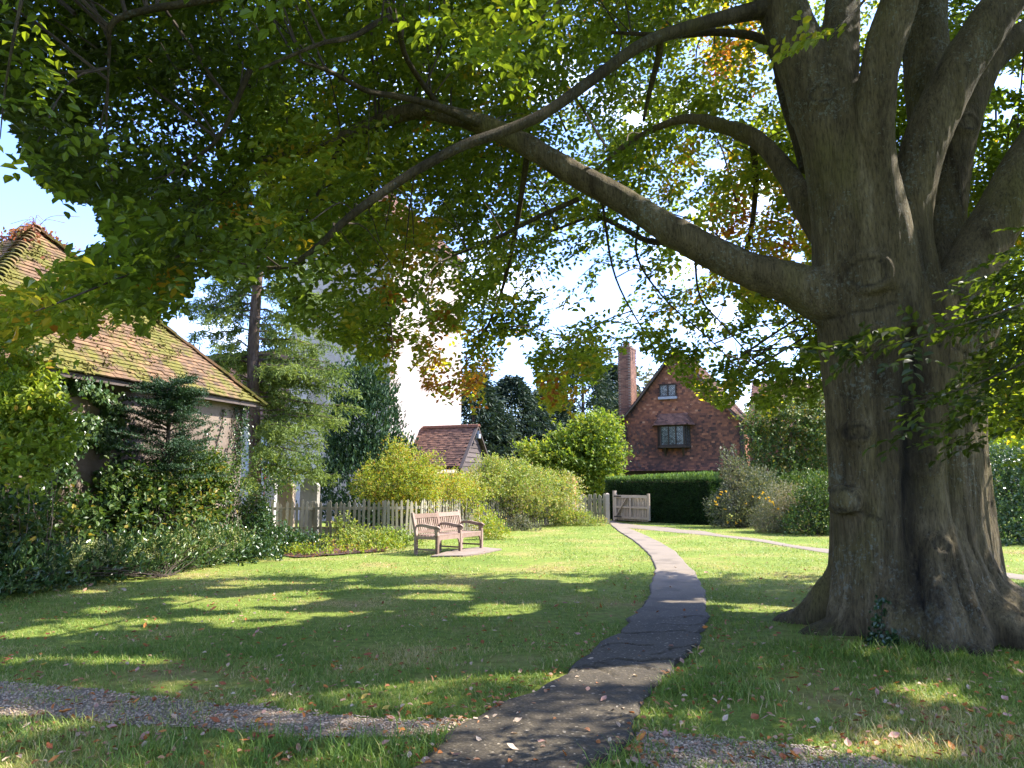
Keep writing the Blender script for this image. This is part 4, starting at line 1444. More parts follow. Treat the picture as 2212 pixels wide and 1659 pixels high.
def bark_material():
    m, n, l, b, o = new_mat('beech_bark')
    g = n.new('ShaderNodeNewGeometry')
    s1 = noise_node(n, l, 4.5, 8, 0.72, vscale=(1, 1, .22))
    r1 = ramp(n, [(0.30, (0.030, 0.019, 0.009)), (0.42, (0.082, 0.062, 0.030)), (0.56, (0.132, 0.102, 0.052)), (0.70, (0.21, 0.168, 0.098))])
    l.new(s1.outputs['Fac'], r1.inputs['Fac'])
    s2 = noise_node(n, l, 0.9, 4, 0.6, vscale=(1, 1, .4))
    r2 = ramp(n, [(0.52, (0, 0, 0)), (0.66, (0.75, 0.75, 0.75))])
    l.new(s2.outputs['Fac'], r2.inputs['Fac'])
    c = mixc(n, l, r2.outputs['Color'], r1.outputs['Color'], (0.120, 0.104, 0.030))      # green algae
    fl_ = noise_node(n, l, 55, 6, 0.7, vscale=(1, 1, .16))
    rf_ = ramp(n, [(0.36, (0.42, 0.40, 0.36)), (0.52, (1.0, 1.0, 1.0)), (0.68, (1.25, 1.22, 1.15))])
    l.new(fl_.outputs['Fac'], rf_.inputs['Fac'])
    c = mixc(n, l, 0.9, c, rf_.outputs['Color'], 'MULTIPLY')
    # lichen: small pale crusts, mostly on the upper stems and limbs
    v1 = noise_node(n, l, 26, 5, 0.75)
    v2 = noise_node(n, l, 1.5, 3, 0.6)
    mm = n.new('ShaderNodeMath'); mm.operation = 'MULTIPLY_ADD'
    l.new(v2.outputs['Fac'], mm.inputs[0]); mm.inputs[1].default_value = 0.55; l.new(v1.outputs['Fac'], mm.inputs[2])
    r3 = ramp(n, [(0.86, (0, 0, 0)), (0.93, (0.7, 0.7, 0.7))])
    l.new(mm.outputs[0], r3.inputs['Fac'])
    c = mixc(n, l, r3.outputs['Color'], c, (0.17, 0.18, 0.145))
    # hue attribute blackens the wet middle streak, bark folds, stem hollow, scars and soiled foot
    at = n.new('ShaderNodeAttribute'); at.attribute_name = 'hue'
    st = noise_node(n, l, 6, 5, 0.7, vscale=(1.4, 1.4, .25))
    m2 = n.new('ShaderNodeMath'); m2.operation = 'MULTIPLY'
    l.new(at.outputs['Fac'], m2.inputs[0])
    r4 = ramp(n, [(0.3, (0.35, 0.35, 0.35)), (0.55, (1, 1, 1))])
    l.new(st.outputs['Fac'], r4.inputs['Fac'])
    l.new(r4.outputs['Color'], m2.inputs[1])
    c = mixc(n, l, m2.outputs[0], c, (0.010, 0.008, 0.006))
    l.new(c, b.inputs['Base Color'])
    b.inputs['Roughness'].default_value = 0.85
    b.inputs['Specular IOR Level'].default_value = 0.25
    fine = noise_node(n, l, 30, 7, 0.75, vscale=(1, 1, .28))
    bump(n, l, b, fine.outputs['Fac'], 0.9, 0.055)
    return m
m_bark = bark_material()

# ================================================================== THE BEECH
beech = thing('beech_tree', tuple(TREE), 'huge old beech with fluted grey trunk spreading its boughs over the lawn', 'tree')
def S(pts, m=6):
    a = np.array([[*V(x, y, Y), r] for x, y, Y, r in pts])
    return spline(a, m)
LIMBS = {
 's1': [(1868, 760, 7.8, .46), (1850, 600, 7.8, .46), (1825, 450, 7.8, .37), (1790, 300, 7.8, .31), (1740, 150, 7.9, .29), (1690, 20, 8.0, .27), (1640, -120, 8.2, .24), (1590, -320, 8.6, .19), (1560, -520, 9, .14)],
 's1b': [(1890, 640, 7.6, .36), (1842, 420, 7.6, .27), (1815, 250, 7.7, .235), (1812, 120, 7.8, .22), (1820, 0, 8.0, .2), (1835, -200, 8.4, .17), (1860, -420, 8.8, .12)],
 's2': [(1925, 720, 7.7, .42), (1905, 520, 7.6, .32), (1891, 372, 7.5, .24), (1887, 269, 7.4, .22), (1904, 124, 7.3, .205), (1937, 10, 7.2, .2), (1980, -150, 7.0, .18), (2040, -400, 6.8, .13)],
 's3': [(1975, 720, 7.9, .40), (1958, 500, 7.85, .27), (1984, 355, 7.8, .24), (2019, 256, 7.8, .245), (2075, 145, 7.8, .245), (2143, 41, 7.8, .235), (2230, -100, 7.8, .2), (2330, -300, 7.8, .15)],
 's4': [(2030, 740, 8.3, .35), (2028, 560, 8.5, .28), (2040, 430, 8.6, .26), (2065, 289, 8.6, .25), (2125, 150, 8.7, .19), (2215, 70, 8.8, .16), (2350, -40, 9, .12)],
 's4b': [(2040, 460, 8.7, .24), (2015, 250, 8.8, .28), (2000, 90, 9, .28), (2000, -100, 9.2, .24), (1990, -350, 9.6, .16)],
 's5': [(2050, 780, 7.9, .43), (2088, 620, 7.9, .35), (2123, 537, 7.9, .28), (2176, 434, 7.9, .26), (2235, 330, 7.9, .25), (2340, 150, 8, .21), (2480, -80, 8.2, .15)],
 'l1': [(1890, 700, 7.8, .36), (1790, 648, 7.75, .30), (1710, 612, 7.8, .235), (1600, 575, 7.9, .19), (1480, 515, 8.0, .17), (1350, 437, 8.2, .155), (1240, 375, 8.3, .145), (1140, 315, 8.4, .135), (1050, 272, 8.5, .125), (960, 247, 8.6, .115), (880, 242, 8.7, .105), (780, 280, 8.8, .095), (700, 315, 8.9, .08), (620, 338, 9, .065), (540, 345, 9, .05), (470, 335, 9, .03)],
 'l3': [(1850, 580, 8.1, .26), (1752, 460, 8.3, .17), (1700, 375, 8.6, .135), (1640, 305, 8.9, .115), (1560, 272, 9.1, .095), (1480, 257, 9.3, .075), (1400, 285, 9.5, .055), (1330, 330, 9.7, .04), (1270, 385, 9.8, .025)],
}
THIN = [
 [(1690, 25, 8.0, .13), (1640, 22, 7.95, .11), (1560, 40, 7.8, .085), (1480, 62, 7.6, .075), (1390, 95, 7.4, .068), (1290, 165, 7.2, .062), (1180, 243, 7.0, .058), (1090, 283, 6.9, .055), (1000, 315, 6.8, .052), (900, 368, 6.7, .047), (800, 435, 6.6, .042), (740, 482, 6.6, .037), (690, 530, 6.6, .031), (620, 575, 6.6, .022), (530, 577, 6.6, .012)],
 [(1745, 365, 8.5, .10), (1725, 300, 8.6, .085), (1695, 215, 8.7, .07), (1660, 95, 8.8, .06), (1560, 70, 8.9, .05), (1450, 76, 9, .04), (1320, 70, 9.2, .02)],
 [(1420, 70, 7.5, .045), (1425, 110, 7.6, .04), (1405, 190, 8.0, .03), (1390, 260, 8.4, .018)],
 [(1050, 272, 8.5, .06), (930, 225, 8.0, .045), (856, 208, 7.6, .036), (790, 195, 7.3, .03), (717, 156, 7.0, .022), (640, 130, 6.7, .012)],
 [(960, 247, 8.6, .04), (880, 130, 7.6, .03), (850, 40, 7, .03), (760, 80, 6.6, .028), (690, 95, 6.3, .02), (560, 150, 6, .012)],
 [(640, -40, 5.2, .03), (440, 0, 5.2, .03), (300, 25, 5.2, .028), (241, 52, 5.2, .022), (236, 110, 5.3, .013), (233, 185, 5.4, .007)],
 [(1250, 430, 8.6, .035), (1160, 470, 8.8, .03), (1060, 520, 9.2, .022), (960, 560, 9.6, .012)],
 [(1480, 515, 8.1, .05), (1400, 520, 9.0, .04), (1290, 470, 9.8, .03), (1190, 500, 10.4, .018)],
 [(1380, 470, 8.3, .018), (1378, 560, 8.8, .014), (1440, 650, 9.6, .012), (1530, 730, 10.2, .010), (1600, 800, 10.6, .008)],
 [(1500, 540, 8.2, .016), (1512, 640, 8.8, .012), (1560, 700, 9.2, .010), (1640, 790, 9.6, .01)],
 [(1300, 430, 8.4, .018), (1330, 600, 9.5, .013), (1400, 730, 10.5, .010), (1450, 800, 11, .008)],
 [(1140, 330, 8.5, .04), (1110, 520, 9.8, .03), (1080, 640, 11, .022), (1040, 730, 11.8, .015), (985, 820, 12.2, .008)],
 [(1625, 300, 9.4, .05), (1632, 390, 10.2, .045), (1625, 480, 10.8, .04), (1608, 560, 11.2, .03), (1600, 640, 11.4, .012)],
 [(740, 300, 8.9, .03), (680, 430, 8.6, .02), (600, 520, 8.4, .015), (420, 600, 8.3, .008)],
 [(620, 338, 9, .03), (480, 420, 8.8, .022), (330, 520, 8.7, .016), (260, 560, 8.6, .009)],
 [(540, 150, 6.5, .03), (470, 300, 6.6, .02), (360, 380, 6.7, .012)],
 [(820, 260, 8.8, .03), (800, 480, 9.6, .02), (840, 660, 10.4, .013), (850, 780, 10.6, .007)],
]
mb = MB()
trunk_cols = []
z_top = 3.6
for (px, Y, r, dx) in ((1868, 7.75, .40, 0), (2045, 7.75, .39, 0), (1960, 7.95, .42, 0), (1835, 8.15, .42, 0), (2075, 8.25, .42, 0), (1900, 8.5, .42, 0), (2020, 8.55, .42, 0), (1812, 7.85, .27, 0), (2098, 7.85, .28, 0), (1915, 7.55, .22, 0), (2000, 7.55, .22, 0)):
    px = 1955 + (px - 1955) * .80
    r *= .90
    x = (px - CX) / F * Y
    c = [[x + (x - TREE[0]) * .16, Y + (Y - TREE[1]) * .2, -.25, r * 1.12], [x + (x - TREE[0]) * .07, Y + (Y - TREE[1]) * .08, .5, r * 1.03], [x, Y, 1.2, r * .98], [x, Y, 2.2, r * .97], [x + (x - TREE[0]) * .04, Y, 3.0, r], [x + (x - TREE[0]) * .06, Y, z_top, r * .9]]
    trunk_cols.append(c)
for c in trunk_cols:
    a = spline(c, 5)
    mb.tube(a[:, :3], a[:, 3], 14)
# root flares
for ang, ln, r, lift in ((-2.95, .62, .26, .6), (-2.35, .60, .28, .6), (-1.95, .62, .26, .7), (-1.5, .62, .24, .7), (-1.05, 1.15, .25, .62), (-.62, 1.35, .27, .7), (-.2, 1.25, .27, .85), (.3, 1.0, .28, .8), (.9, .9, .28, .8), (1.5, .8, .28, .8), (2.1, .8, .28, .8), (2.7, .9, .28, .8)):
    d = np.array([math.cos(ang), math.sin(ang), 0])
    b0 = TREE + d * np.array([.50, .52, 0])
    pts = [[*(b0 - d * .12 + np.array([0, 0, lift + .5])), r * .75], [*(b0 + d * .08 + np.array([0, 0, lift * .72])), r], [*(b0 + d * (.12 + ln * .22) + np.array([0, 0, lift * .36])), r * .95], [*(b0 + d * ln * .62 + np.array([0, 0, .10])), r * .72], [*(b0 + d * ln * .98 + np.array([.1 * math.sin(ang * 5), .08, -.02])), r * .55], [*(b0 + d * ln * 1.2 + np.array([.15 * math.sin(ang * 5), .1, -.22])), r * .5]]
    a = spline(pts, 5)
    mb.tube(a[:, :3], a[:, 3], 12)
LS = {k: S(p) for k, p in LIMBS.items()}
for k, a in LS.items():
    mb.tube(a[:, :3], a[:, 3], 14)
# burrs and old branch scars
for px, py, Y, r in ((1872, 590, 7.45, .17), (1775, 210, 7.72, .13), (1905, 735, 7.4, .15), (2096, 262, 8.45, .1), (2010, 1000, 7.48, .12), (1845, 1080, 7.5, .12)):
    c = V(px, py, Y)
    mb.tube([c + np.array([0, .25, 0]), c + np.array([0, .08, 0]), c + np.array([-.02, -.02, 0])], [r * 1.25, r * 1.1, r * .8], 12)
tmp = mb.build('trunk', m_bark)
mod = tmp.modifiers.new('r', 'REMESH'); mod.mode = 'VOXEL'; mod.voxel_size = 0.030
mod = tmp.modifiers.new('s', 'SMOOTH'); mod.factor = 0.5; mod.iterations = 9
dg = bpy.context.evaluated_depsgraph_get()
me = bpy.data.meshes.new_from_object(tmp.evaluated_get(dg))
bpy.data.objects.remove(tmp)
nv = len(me.vertices)
co = np.zeros(nv * 3, np.float32); me.vertices.foreach_get('co', co); co = co.reshape(-1, 3).astype(float)
no = np.zeros(nv * 3, np.float32); me.vertices.foreach_get('normal', no); no = no.reshape(-1, 3).astype(float)
ang = np.arctan2(co[:, 1] - TREE[1], co[:, 0] - TREE[0])
fl = fbm(np.stack([np.cos(ang) * 3.2, np.sin(ang) * 3.2, co[:, 2] * .28], -1), 4, 61) - .5
lowf = np.clip(1.3 - co[:, 2] / 3.6, .18, 1)
rdg = np.abs(fbm(np.stack([np.cos(ang) * 6, np.sin(ang) * 6, co[:, 2] * .5], -1), 3, 68) - .5) * 2
dsp = 0.13 * fl * lowf + 0.05 * (fbm(co * np.array([3, 3, 1.2]), 4, 64) - .5) + 0.022 * (fbm(co * np.array([13, 13, 3]), 3, 66) - .5) - 0.035 * np.clip(1 - rdg * 9, 0, 1) * lowf
# one deep seam between the two fused stems of the trunk and a few bark folds
def seam(px0, py0, px1, py1, wd, dp):
    a, b = V(px0, py0, 7.4), V(px1, py1, 7.4)
    s = np.clip((co[:, 2] - min(a[2], b[2])) / max(1e-3, abs(a[2] - b[2])), 0, 1)
    lo, hi = (a, b) if a[2] < b[2] else (b, a)
    xx = lo[0] + (hi[0] - lo[0]) * s + 0.05 * (fbm(np.stack([co[:, 2] * 2.2, 0 * s, 0 * s + px0], -1), 2, 5) - .5)
    inz = np.clip((co[:, 2] - lo[2] + .3) / .5, 0, 1) * np.clip((hi[2] + .35 - co[:, 2]) / .7, 0, 1) * (co[:, 1] < TREE[1] + .1)
    return np.exp(-((co[:, 0] - xx) / wd) ** 2) * inz * dp
g1 = seam(1962, 1330, 1975, 700, .10, 1.0)
g2 = seam(1925, 1330, 1895, 780, .05, .5)
g3 = seam(2003, 1010, 2010, 860, .03, .6)
g4 = seam(1852, 1080, 1848, 960, .02, .5)
g5 = seam(2060, 1400, 2035, 1200, .04, .5)
dsp = dsp - 0.085 * g1 - 0.05 * (g2 + g3 + g4 + g5)
scar_h = np.zeros(len(co))
for px, py, Y, r in ((1872, 590, 7.35, .20), (1775, 210, 7.6, .14), (2096, 262, 8.3, .12), (2010, 1000, 7.3, .13), (1845, 1080, 7.35, .12), (1905, 735, 7.3, .15), (2030, 1180, 7.3, .10), (1880, 930, 7.3, .10)):
    c0 = V(px, py, Y)
    wob_ = .03 * (fbm(co * 6, 2, 81) - .5)
    d_ = np.hypot(co[:, 0] - c0[0], (co[:, 2] - c0[2]) * 1.1) + wob_ + 9 * (co[:, 1] > Y + .6)
    dsp += .030 * np.exp(-((d_ - r) / .035) ** 2) + .03 * np.exp(-(d_ / r) ** 2)
    scar_h = np.maximum(scar_h, .75 * np.exp(-((d_ - r * .78) / .014) ** 2) + .4 * np.exp(-(d_ / .025) ** 2))
# creases where the bark folds under its own weight
for z0, x0, x1 in ((2.55, 3.3, 4.1), (2.9, 4.3, 5.1), (1.9, 4.4, 5.0), (3.4, 3.2, 4.0), (1.25, 3.4, 3.9), (2.1, 3.3, 3.7)):
    zz_ = z0 + .12 * (fbm(co * 2.5, 2, 83) - .5) + .08 * np.sin(co[:, 0] * 4 + z0)
    k_ = np.exp(-((co[:, 2] - zz_) / .016) ** 2) * np.clip((co[:, 0] - x0) / .1, 0, 1) * np.clip((x1 - co[:, 0]) / .1, 0, 1) * (fbm(co * 5, 2, 84) > .42) * (co[:, 1] < TREE[1])
    dsp -= .018 * k_
    scar_h = np.maximum(scar_h, .7 * k_)
co2 = co + no * dsp[:, None]
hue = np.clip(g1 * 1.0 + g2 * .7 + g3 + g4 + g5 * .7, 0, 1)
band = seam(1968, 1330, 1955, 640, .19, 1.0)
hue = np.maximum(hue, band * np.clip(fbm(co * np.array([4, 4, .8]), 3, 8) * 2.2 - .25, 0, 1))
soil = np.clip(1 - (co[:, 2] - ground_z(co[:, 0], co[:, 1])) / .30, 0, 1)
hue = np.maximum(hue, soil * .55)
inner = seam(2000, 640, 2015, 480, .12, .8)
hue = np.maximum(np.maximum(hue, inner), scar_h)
me.vertices.foreach_set('co', (co2 - TREE).astype(np.float32).ravel())
at = me.attributes.get('hue') or me.attributes.new('hue', 'FLOAT', 'POINT')
at.data.foreach_set('value', hue.astype(np.float32))
me.polygons.foreach_set('use_smooth', np.ones(len(me.polygons), bool))
me.materials.clear(); me.materials.append(m_bark)
me.update()
trunk = link('trunk', me, beech)

limb_pts = [LS['l1'][20:], LS['l3'][20:]]
for p in THIN:
    a = S(p, 6)
    b = MB(); b.tube(a[:, :3], a[:, 3], 7); b.build('branch', m_bark, beech, smooth=True)
    limb_pts.append(a)
for k in ('s1', 's1b', 's2', 's3', 's4', 's4b', 's5'):
    limb_pts.append(LS[k][30:])
limb_pts = np.concatenate(limb_pts)

# ---- crown: flat sprays of alternate leaves
PROTO = []
for k in range(6):
    pos, d, nr, L = [], [], [], []
    def run(o, ang, n, ln):
        c, s = math.cos(ang), math.sin(ang)
        for i in range(n):
            q = (i + .7) / n * ln
            sd = 1 if i % 2 else -1
            pos.append([o[0] + c * q, o[1] + s * q, -.22 * (o[0] + c * q) ** 2 + rng.normal() * .006])
            a = ang + sd * rng.uniform(.65, 1.1) if i < n - 1 else ang
            d.append([math.cos(a), math.sin(a), rng.normal() * .22 - .15])
            nr.append([rng.normal() * .35, rng.normal() * .35, 1])
            L.append(rng.uniform(.068, .108))
    run((0, 0), 0, 12, .62)
    run((.16, 0), .75 + rng.normal() * .1, 6, .30)
    run((.30, 0), -.75 + rng.normal() * .1, 6, .28)
    PROTO.append((np.array(pos), norm(d), norm(nr), np.array(L)))
    PN = len(pos)

def sprays(origin, yaw, pitch, roll, sc, hue, lsc=1.0):
    n = len(origin)
    cy, sy, cp, sp, cr_, sr = np.cos(yaw), np.sin(yaw), np.cos(pitch), np.sin(pitch), np.cos(roll), np.sin(roll)
    X = np.stack([cy * cp, sy * cp, -sp], 1)
    Y0 = np.stack([-sy, cy, 0 * yaw], 1)
    Z0 = np.cross(X, Y0)
    Yv = Y0 * cr_[:, None] + Z0 * sr[:, None]
    Zv = np.cross(X, Yv)
    M = np.stack([X, Yv, Zv], 1)
    which = rng.integers(0, len(PROTO), n)
    P, D, N, L, H = [], [], [], [], []
    for k in range(len(PROTO)):
        w_ = which == k
        if not w_.any(): continue
        p, d, nr, l = PROTO[k]
        P.append((np.einsum('kc,ncq->nkq', p, M[w_]) * sc[w_][:, None, None] + origin[w_][:, None]).reshape(-1, 3))
        D.append(np.einsum('kc,ncq->nkq', d, M[w_]).reshape(-1, 3))
        N.append(np.einsum('kc,ncq->nkq', nr, M[w_]).reshape(-1, 3))
        L.append((l[None] * sc[w_][:, None] * lsc).ravel())
        H.append(np.repeat(hue[w_], len(p)))
    P, D, N, L, H = (np.concatenate(a) for a in (P, D, N, L, H))
    return P, D, N, L, H

# lower limit of the foliage and the openings in it, as sighted from the lawn
LOW = np.array([(-600, 760), (0, 735), (60, 735), (150, 706), (260, 688), (340, 690), (400, 655), (440, 612), (520, 590), (590, 600), (610, 655), (640, 690), (700, 730), (760, 762), (800, 775), (825, 822), (850, 820), (862, 750), (880, 740), (905, 800), (950, 868), (1000, 862), (1040, 850), (1078, 800), (1092, 735), (1112, 720),
                (1140, 780), (1160, 840), (1200, 880), (1260, 884), (1292, 820), (1330, 742), (1380, 738), (1420, 755), (1450, 800), (1480, 850), (1530, 866), (1580, 876), (1620, 846), (1660, 860), (1700, 840), (1740, 838), (1770, 870), (1800, 890), (1900, 860), (2110, 900), (2140, 965), (2212, 1000), (2700, 1000)])
SKYH = [(-900, 100), (-20, 215), (12, 262), (45, 335), (75, 395), (120, 430), (200, 452), (212, 500), (236, 545), (180, 560), (130, 585), (60, 610), (0, 655), (-900, 655)]
GAPS = [(1565, 668, 38, 36), (1590, 745, 30, 22), (1140, 745, 30, 24), (2180, 175, 40, 28), (1545, 355, 26, 16), (1310, 405, 20, 14), (1345, 620, 26, 20), (1655, 700, 24, 30), (1700, 770, 30, 34), (1640, 440, 24, 22), (965, 640, 24, 16), (820, 420, 26, 14), (1130, 500, 22, 14), (1725, 560, 20, 18), (930, 50, 30, 18), (1370, 260, 30, 18), (1270, 190, 18, 12), (560, 400, 22, 10), (2165, 250, 36, 20), (1090, 620, 20, 12), (2150, 560, 14, 20), (1420, 800, 20, 18)]
def crown_mask(P2):
    x, y = P2[:, 0], P2[:, 1]
    jx = rng.normal(size=len(x)) * 6
    rag = (fbm(np.stack([x / 38, y / 38, 0 * x], 1), 3, 17) - .5) * 130
    k = y + rng.exponential(24, len(x)) < np.interp(x, LOW[:, 0], LOW[:, 1]) + 24 + np.minimum(rag, 28)
    je = rng.exponential(16, len(x))
    k &= ~in_poly(x - je, y + je, SKYH)
    for gx_, gy_, a, b in GAPS:
        k &= (((x - gx_) / a) ** 2 + ((y - gy_) / b) ** 2) > .8 + jx * .06
    return k
HUEB = [(150, 150, 420, -.30), (985, 790, 115, .42), (1650, 470, 130, .30), (1720, 610, 90, .34), (1600, 60, 130, .25), (60, 665, 140, .44), (240, 600, 110, .30), (1230, 850, 70, .14), (1540, 860, 60, .1), (680, 330, 110, .2), (600, 400, 90, .16), (2160, 480, 80, .3), (1330, 390, 60, .2)]  # leaf tint patches; the first puts shade into the upper-left leaf colour
N0 = 19500
px = rng.uniform(-560, 2780, N0 * 3)
py = rng.uniform(-640, 990, N0 * 3)
dmin = np.interp(px, [-260, 300, 700, 1000, 1300, 2480], [3.9, 4.4, 6.0, 8.8, 9.2, 9.0])
dmin = dmin - np.clip((60 - py) / 60, 0, 1) * (px < 1300) * (dmin > 5.2) * rng.random(len(px)) * 2.5
dmax = np.interp(px, [-260, 300, 900, 1500, 2000, 2480], [9.6, 11.2, 13.2, 14.2, 14.0, 12.5])
uu_ = rng.random(len(px))
Yd = np.sqrt(dmin ** 2 + uu_ * (dmax ** 2 - dmin ** 2))
dirs = np.stack([(px - CX) / F, math.cos(TH) - (CY - py) / F * math.sin(TH), math.sin(TH) + (CY - py) / F * math.cos(TH)], 1)
O = dirs * (Yd / dirs[:, 1])[:, None] + np.array([0, 0, CAM_H])
# fringe of drooping sprays along the lower rim of the crown
Of = rng.random(len(px)) < .045
px = np.where(Of, rng.uniform(-60, 1330, len(px)), px)
py = np.where(Of, np.interp(px, LOW[:, 0], LOW[:, 1]) - rng.random(len(px)) ** 1.3 * 150, py)
Yd = np.where(Of, np.interp(px, [-60, 400, 1330], [8.4, 10.2, 12.4]) + rng.normal(size=len(px)) * .7, Yd)
# the thin curtain of drooping shoots beside the trunk gets extra sprays
Ox = (rng.random(len(px)) < .016) & ~Of
px = np.where(Ox, rng.uniform(1380, 1790, len(px)), px); py = np.where(Ox, rng.uniform(600, 880, len(px)), py)
Yd = np.where(Ox, rng.uniform(9.2, 12.5, len(px)), Yd)
dirs = np.stack([(px - CX) / F, math.cos(TH) - (CY - py) / F * math.sin(TH), math.sin(TH) + (CY - py) / F * math.cos(TH)], 1)
O = dirs * (Yd / dirs[:, 1])[:, None] + np.array([0, 0, CAM_H])
ell = ((O[:, 0] - 2.6) / 11.0) ** 2 + ((O[:, 1] - 7.2) / 8.2) ** 2 + (np.clip(O[:, 2] - 5, 0, 99) / 12) ** 2
keep = (ell < 1) & (O[:, 2] > 2.5) & (py < np.interp(px, LOW[:, 0], LOW[:, 1]) + 10) & ~in_poly(px, py, SKYH)
dens = fbm(O * np.array([.85, .85, 1.5]), 3, 90)
big_gap = fbm(O * np.array([.38, .38, .6]), 2, 191)
keep &= (dens > np.where(px > 800, .405, .41)) & (big_gap > np.where(px > 800, .33, .37))
tr_d = np.hypot(O[:, 0] - TREE[0], O[:, 1] - TREE[1])
keep &= tr_d > 1.3
O, px, py = O[keep][:N0], px[keep][:N0], py[keep][:N0]
n = len(O)
hb = 0.36 + (fbm(O * .5, 2, 33) - .5) * .5 + np.clip(fbm(O * .7, 2, 37) - .56, 0, .22) * 1.7 * (px > 800) + rng.normal(size=n) * .07
for gx_, gy_, r_, b_ in HUEB:
    hb += b_ * np.exp(-(((px - gx_) / r_) ** 2 + ((py - gy_) / r_) ** 2))
hb += (rng.random(n) < .015) * .4
out_ang = np.arctan2(O[:, 1] - TREE[1], O[:, 0] - TREE[0])
yaw = out_ang + rng.normal(size=n) * .9
A1 = sprays(O, yaw, rng.uniform(-.1, .75, n), rng.normal(size=n) * .35, rng.uniform(.75, 1.15, n) * np.interp(O[:, 1], [8, 13], [1.0, 1.22]), hb)

# low boughs hanging close to the camera in front of and beside the trunk
NO, NY, NH, NS = [], [], [], []
def bough(pts, cnt, h, spread, sc=1.0, rad=.012):
    a = S([(x, y, Y, .01) for x, y, Y in pts], 8)[:, :3]
    b = MB(); b.tube(a, np.linspace(rad, .003, len(a)), 5); b.build('branch', m_bark, beech)
    dv = norm(np.gradient(a, axis=0))
    for i in range(cnt):
        k = int(rng.random() ** .8 * (len(a) - 1))
        NO.append(a[k] + rng.normal(size=3) * spread); NY.append(math.atan2(dv[k][1], dv[k][0]) + rng.choice([-1, 1]) * rng.uniform(.2, 1.0)); NH.append(h + rng.normal() * .06); NS.append(sc * rng.uniform(.7, 1.05))
bough([(2330, 600, 5.2), (2200, 660, 5.2), (2080, 700, 5.1), (1960, 735, 5.0), (1850, 768, 5.0)], 13, .02, .05)  # low leaf hue here and on the next bough: shade put into the colour
bough([(2360, 700, 5.4), (2240, 770, 5.4), (2130, 820, 5.3), (2030, 855, 5.2), (1965, 872, 5.2)], 12, .04, .05)
bough([(2400, 560, 5.6), (2300, 640, 5.8), (2210, 760, 6.0), (2170, 900, 6.2)], 40, .12, .22)
bough([(2420, 500, 6.6), (2300, 640, 7.2), (2200, 800, 8.0), (2150, 930, 8.4)], 46, .42, .30)
bough([(2420, 420, 5.5), (2280, 560, 5.5), (2200, 620, 5.5), (2120, 690, 5.5)], 22, .2, .14)
bough([(1905, -60, 4.6), (1860, 10, 4.5), (1820, 50, 4.4), (1790, 85, 4.4)], 5, .52, .03, .8)
bough([(1000, -80, 4.3), (960, 0, 4.2), (990, 60, 4.2)], 9, .38, .12)
bough([(1260, -60, 4.5), (1180, 30, 4.5), (1090, 80, 4.6)], 10, .38, .14)
bough([(60, -60, 3.9), (30, 80, 3.9), (10, 200, 4.0), (0, 300, 4.0)], 16, .33, .16)
n2 = len(NO)
NO, NY, NH, NS = map(np.array, (NO, NY, NH, NS))
A2 = sprays(NO, NY, rng.uniform(0, .5, n2), rng.normal(size=n2) * .3, NS, NH)

# the crown goes on above, behind and to the right of the view, with coarser sprays
N3 = 4300
q = rand_unit(N3 * 4) * (rng.random((N3 * 4, 1)) ** .33)
O3 = np.array([2.8, 7.0, 6.4]) + q * np.array([11.0, 8.6, 9.0])
O3 = O3[(O3[:, 2] > 3.6)]
rr_ = np.sqrt((((O3 - np.array([2.8, 7.0, 6.4])) / np.array([11.0, 8.6, 9.0])) ** 2).sum(1))
p3 = proj(O3)
mg = 80 + 1.7 * F / np.maximum(p3[:, 2], .3)
inframe = (p3[:, 2] > -.5) & (p3[:, 0] > -mg) & (p3[:, 0] < 2212 + mg) & (p3[:, 1] > -mg) & (p3[:, 1] < 1659 + mg)
nearcam = np.linalg.norm(O3 - np.array([0, 0, 1.6]), axis=1) < 3.4
k = ~inframe & ~nearcam & (O3[:, 1] > .8 + 1.2 * fbm(O3 * .6, 2, 3)) & (rr_ > .35) & (fbm(O3 * .75, 3, 95) > .45)
O3 = O3[k][:N3]
n3 = len(O3)
A3 = sprays(O3, rng.random(n3) * 6.28, rng.uniform(0, .7, n3), rng.normal(size=n3) * .4, rng.uniform(1.7, 2.3, n3), np.clip(.38 + rng.normal(size=n3) * .12, 0, 1))
print('crown sprays', n, n2, n3)

# the 300 leaves that show largest as single pieces, the rest in one mesh
okm = crown_mask(proj(A1[0] + A1[1] * (A1[3] * .6)[:, None]))
# leaves cut out along the sun direction, gaps added so light flecks reach the lawn
def sunfleck(p):
    g_ = p[:, :2] - np.array([SUNV.x, SUNV.y]) / SUNV.z * p[:, 2:3]
    q_ = np.stack([g_[:, 0] * .95, g_[:, 1] * 1.7, 0 * g_[:, 0]], 1)
    return fbm(q_, 3, 211) > .62
pf_ = proj(A1[0])
rim = (pf_[:, 1] > np.interp(pf_[:, 0], LOW[:, 0], LOW[:, 1]) - 150) & (pf_[:, 0] > 420)
okm &= ~(rim & (fbm(A1[0] * 1.9, 3, 131) < .455))
okm &= ~sunfleck(A1[0])
fk = ~sunfleck(A3[0])
A3 = tuple(a[fk] for a in A3)
A1 = tuple(a[okm] for a in A1)
P, D, N, L, H = (np.concatenate([a, b]) for a, b in zip(A1, A2))
H = np.clip(H + rng.normal(size=len(H)) * .07, 0, 1)
pp = proj(P)
vis = (pp[:, 0] > 0) & (pp[:, 0] < 2212) & (pp[:, 1] > 0) & (pp[:, 1] < 1000) & (pp[:, 2] > .5)
size = np.where(vis, L / pp[:, 2], 0)
top = np.argsort(-size)[:300]
rest = np.ones(len(P), bool); rest[top] = False
near = rest & (L / np.maximum(pp[:, 2], .3) * F > 15) & (pp[:, 2] > 0)
far_ = rest & ~near
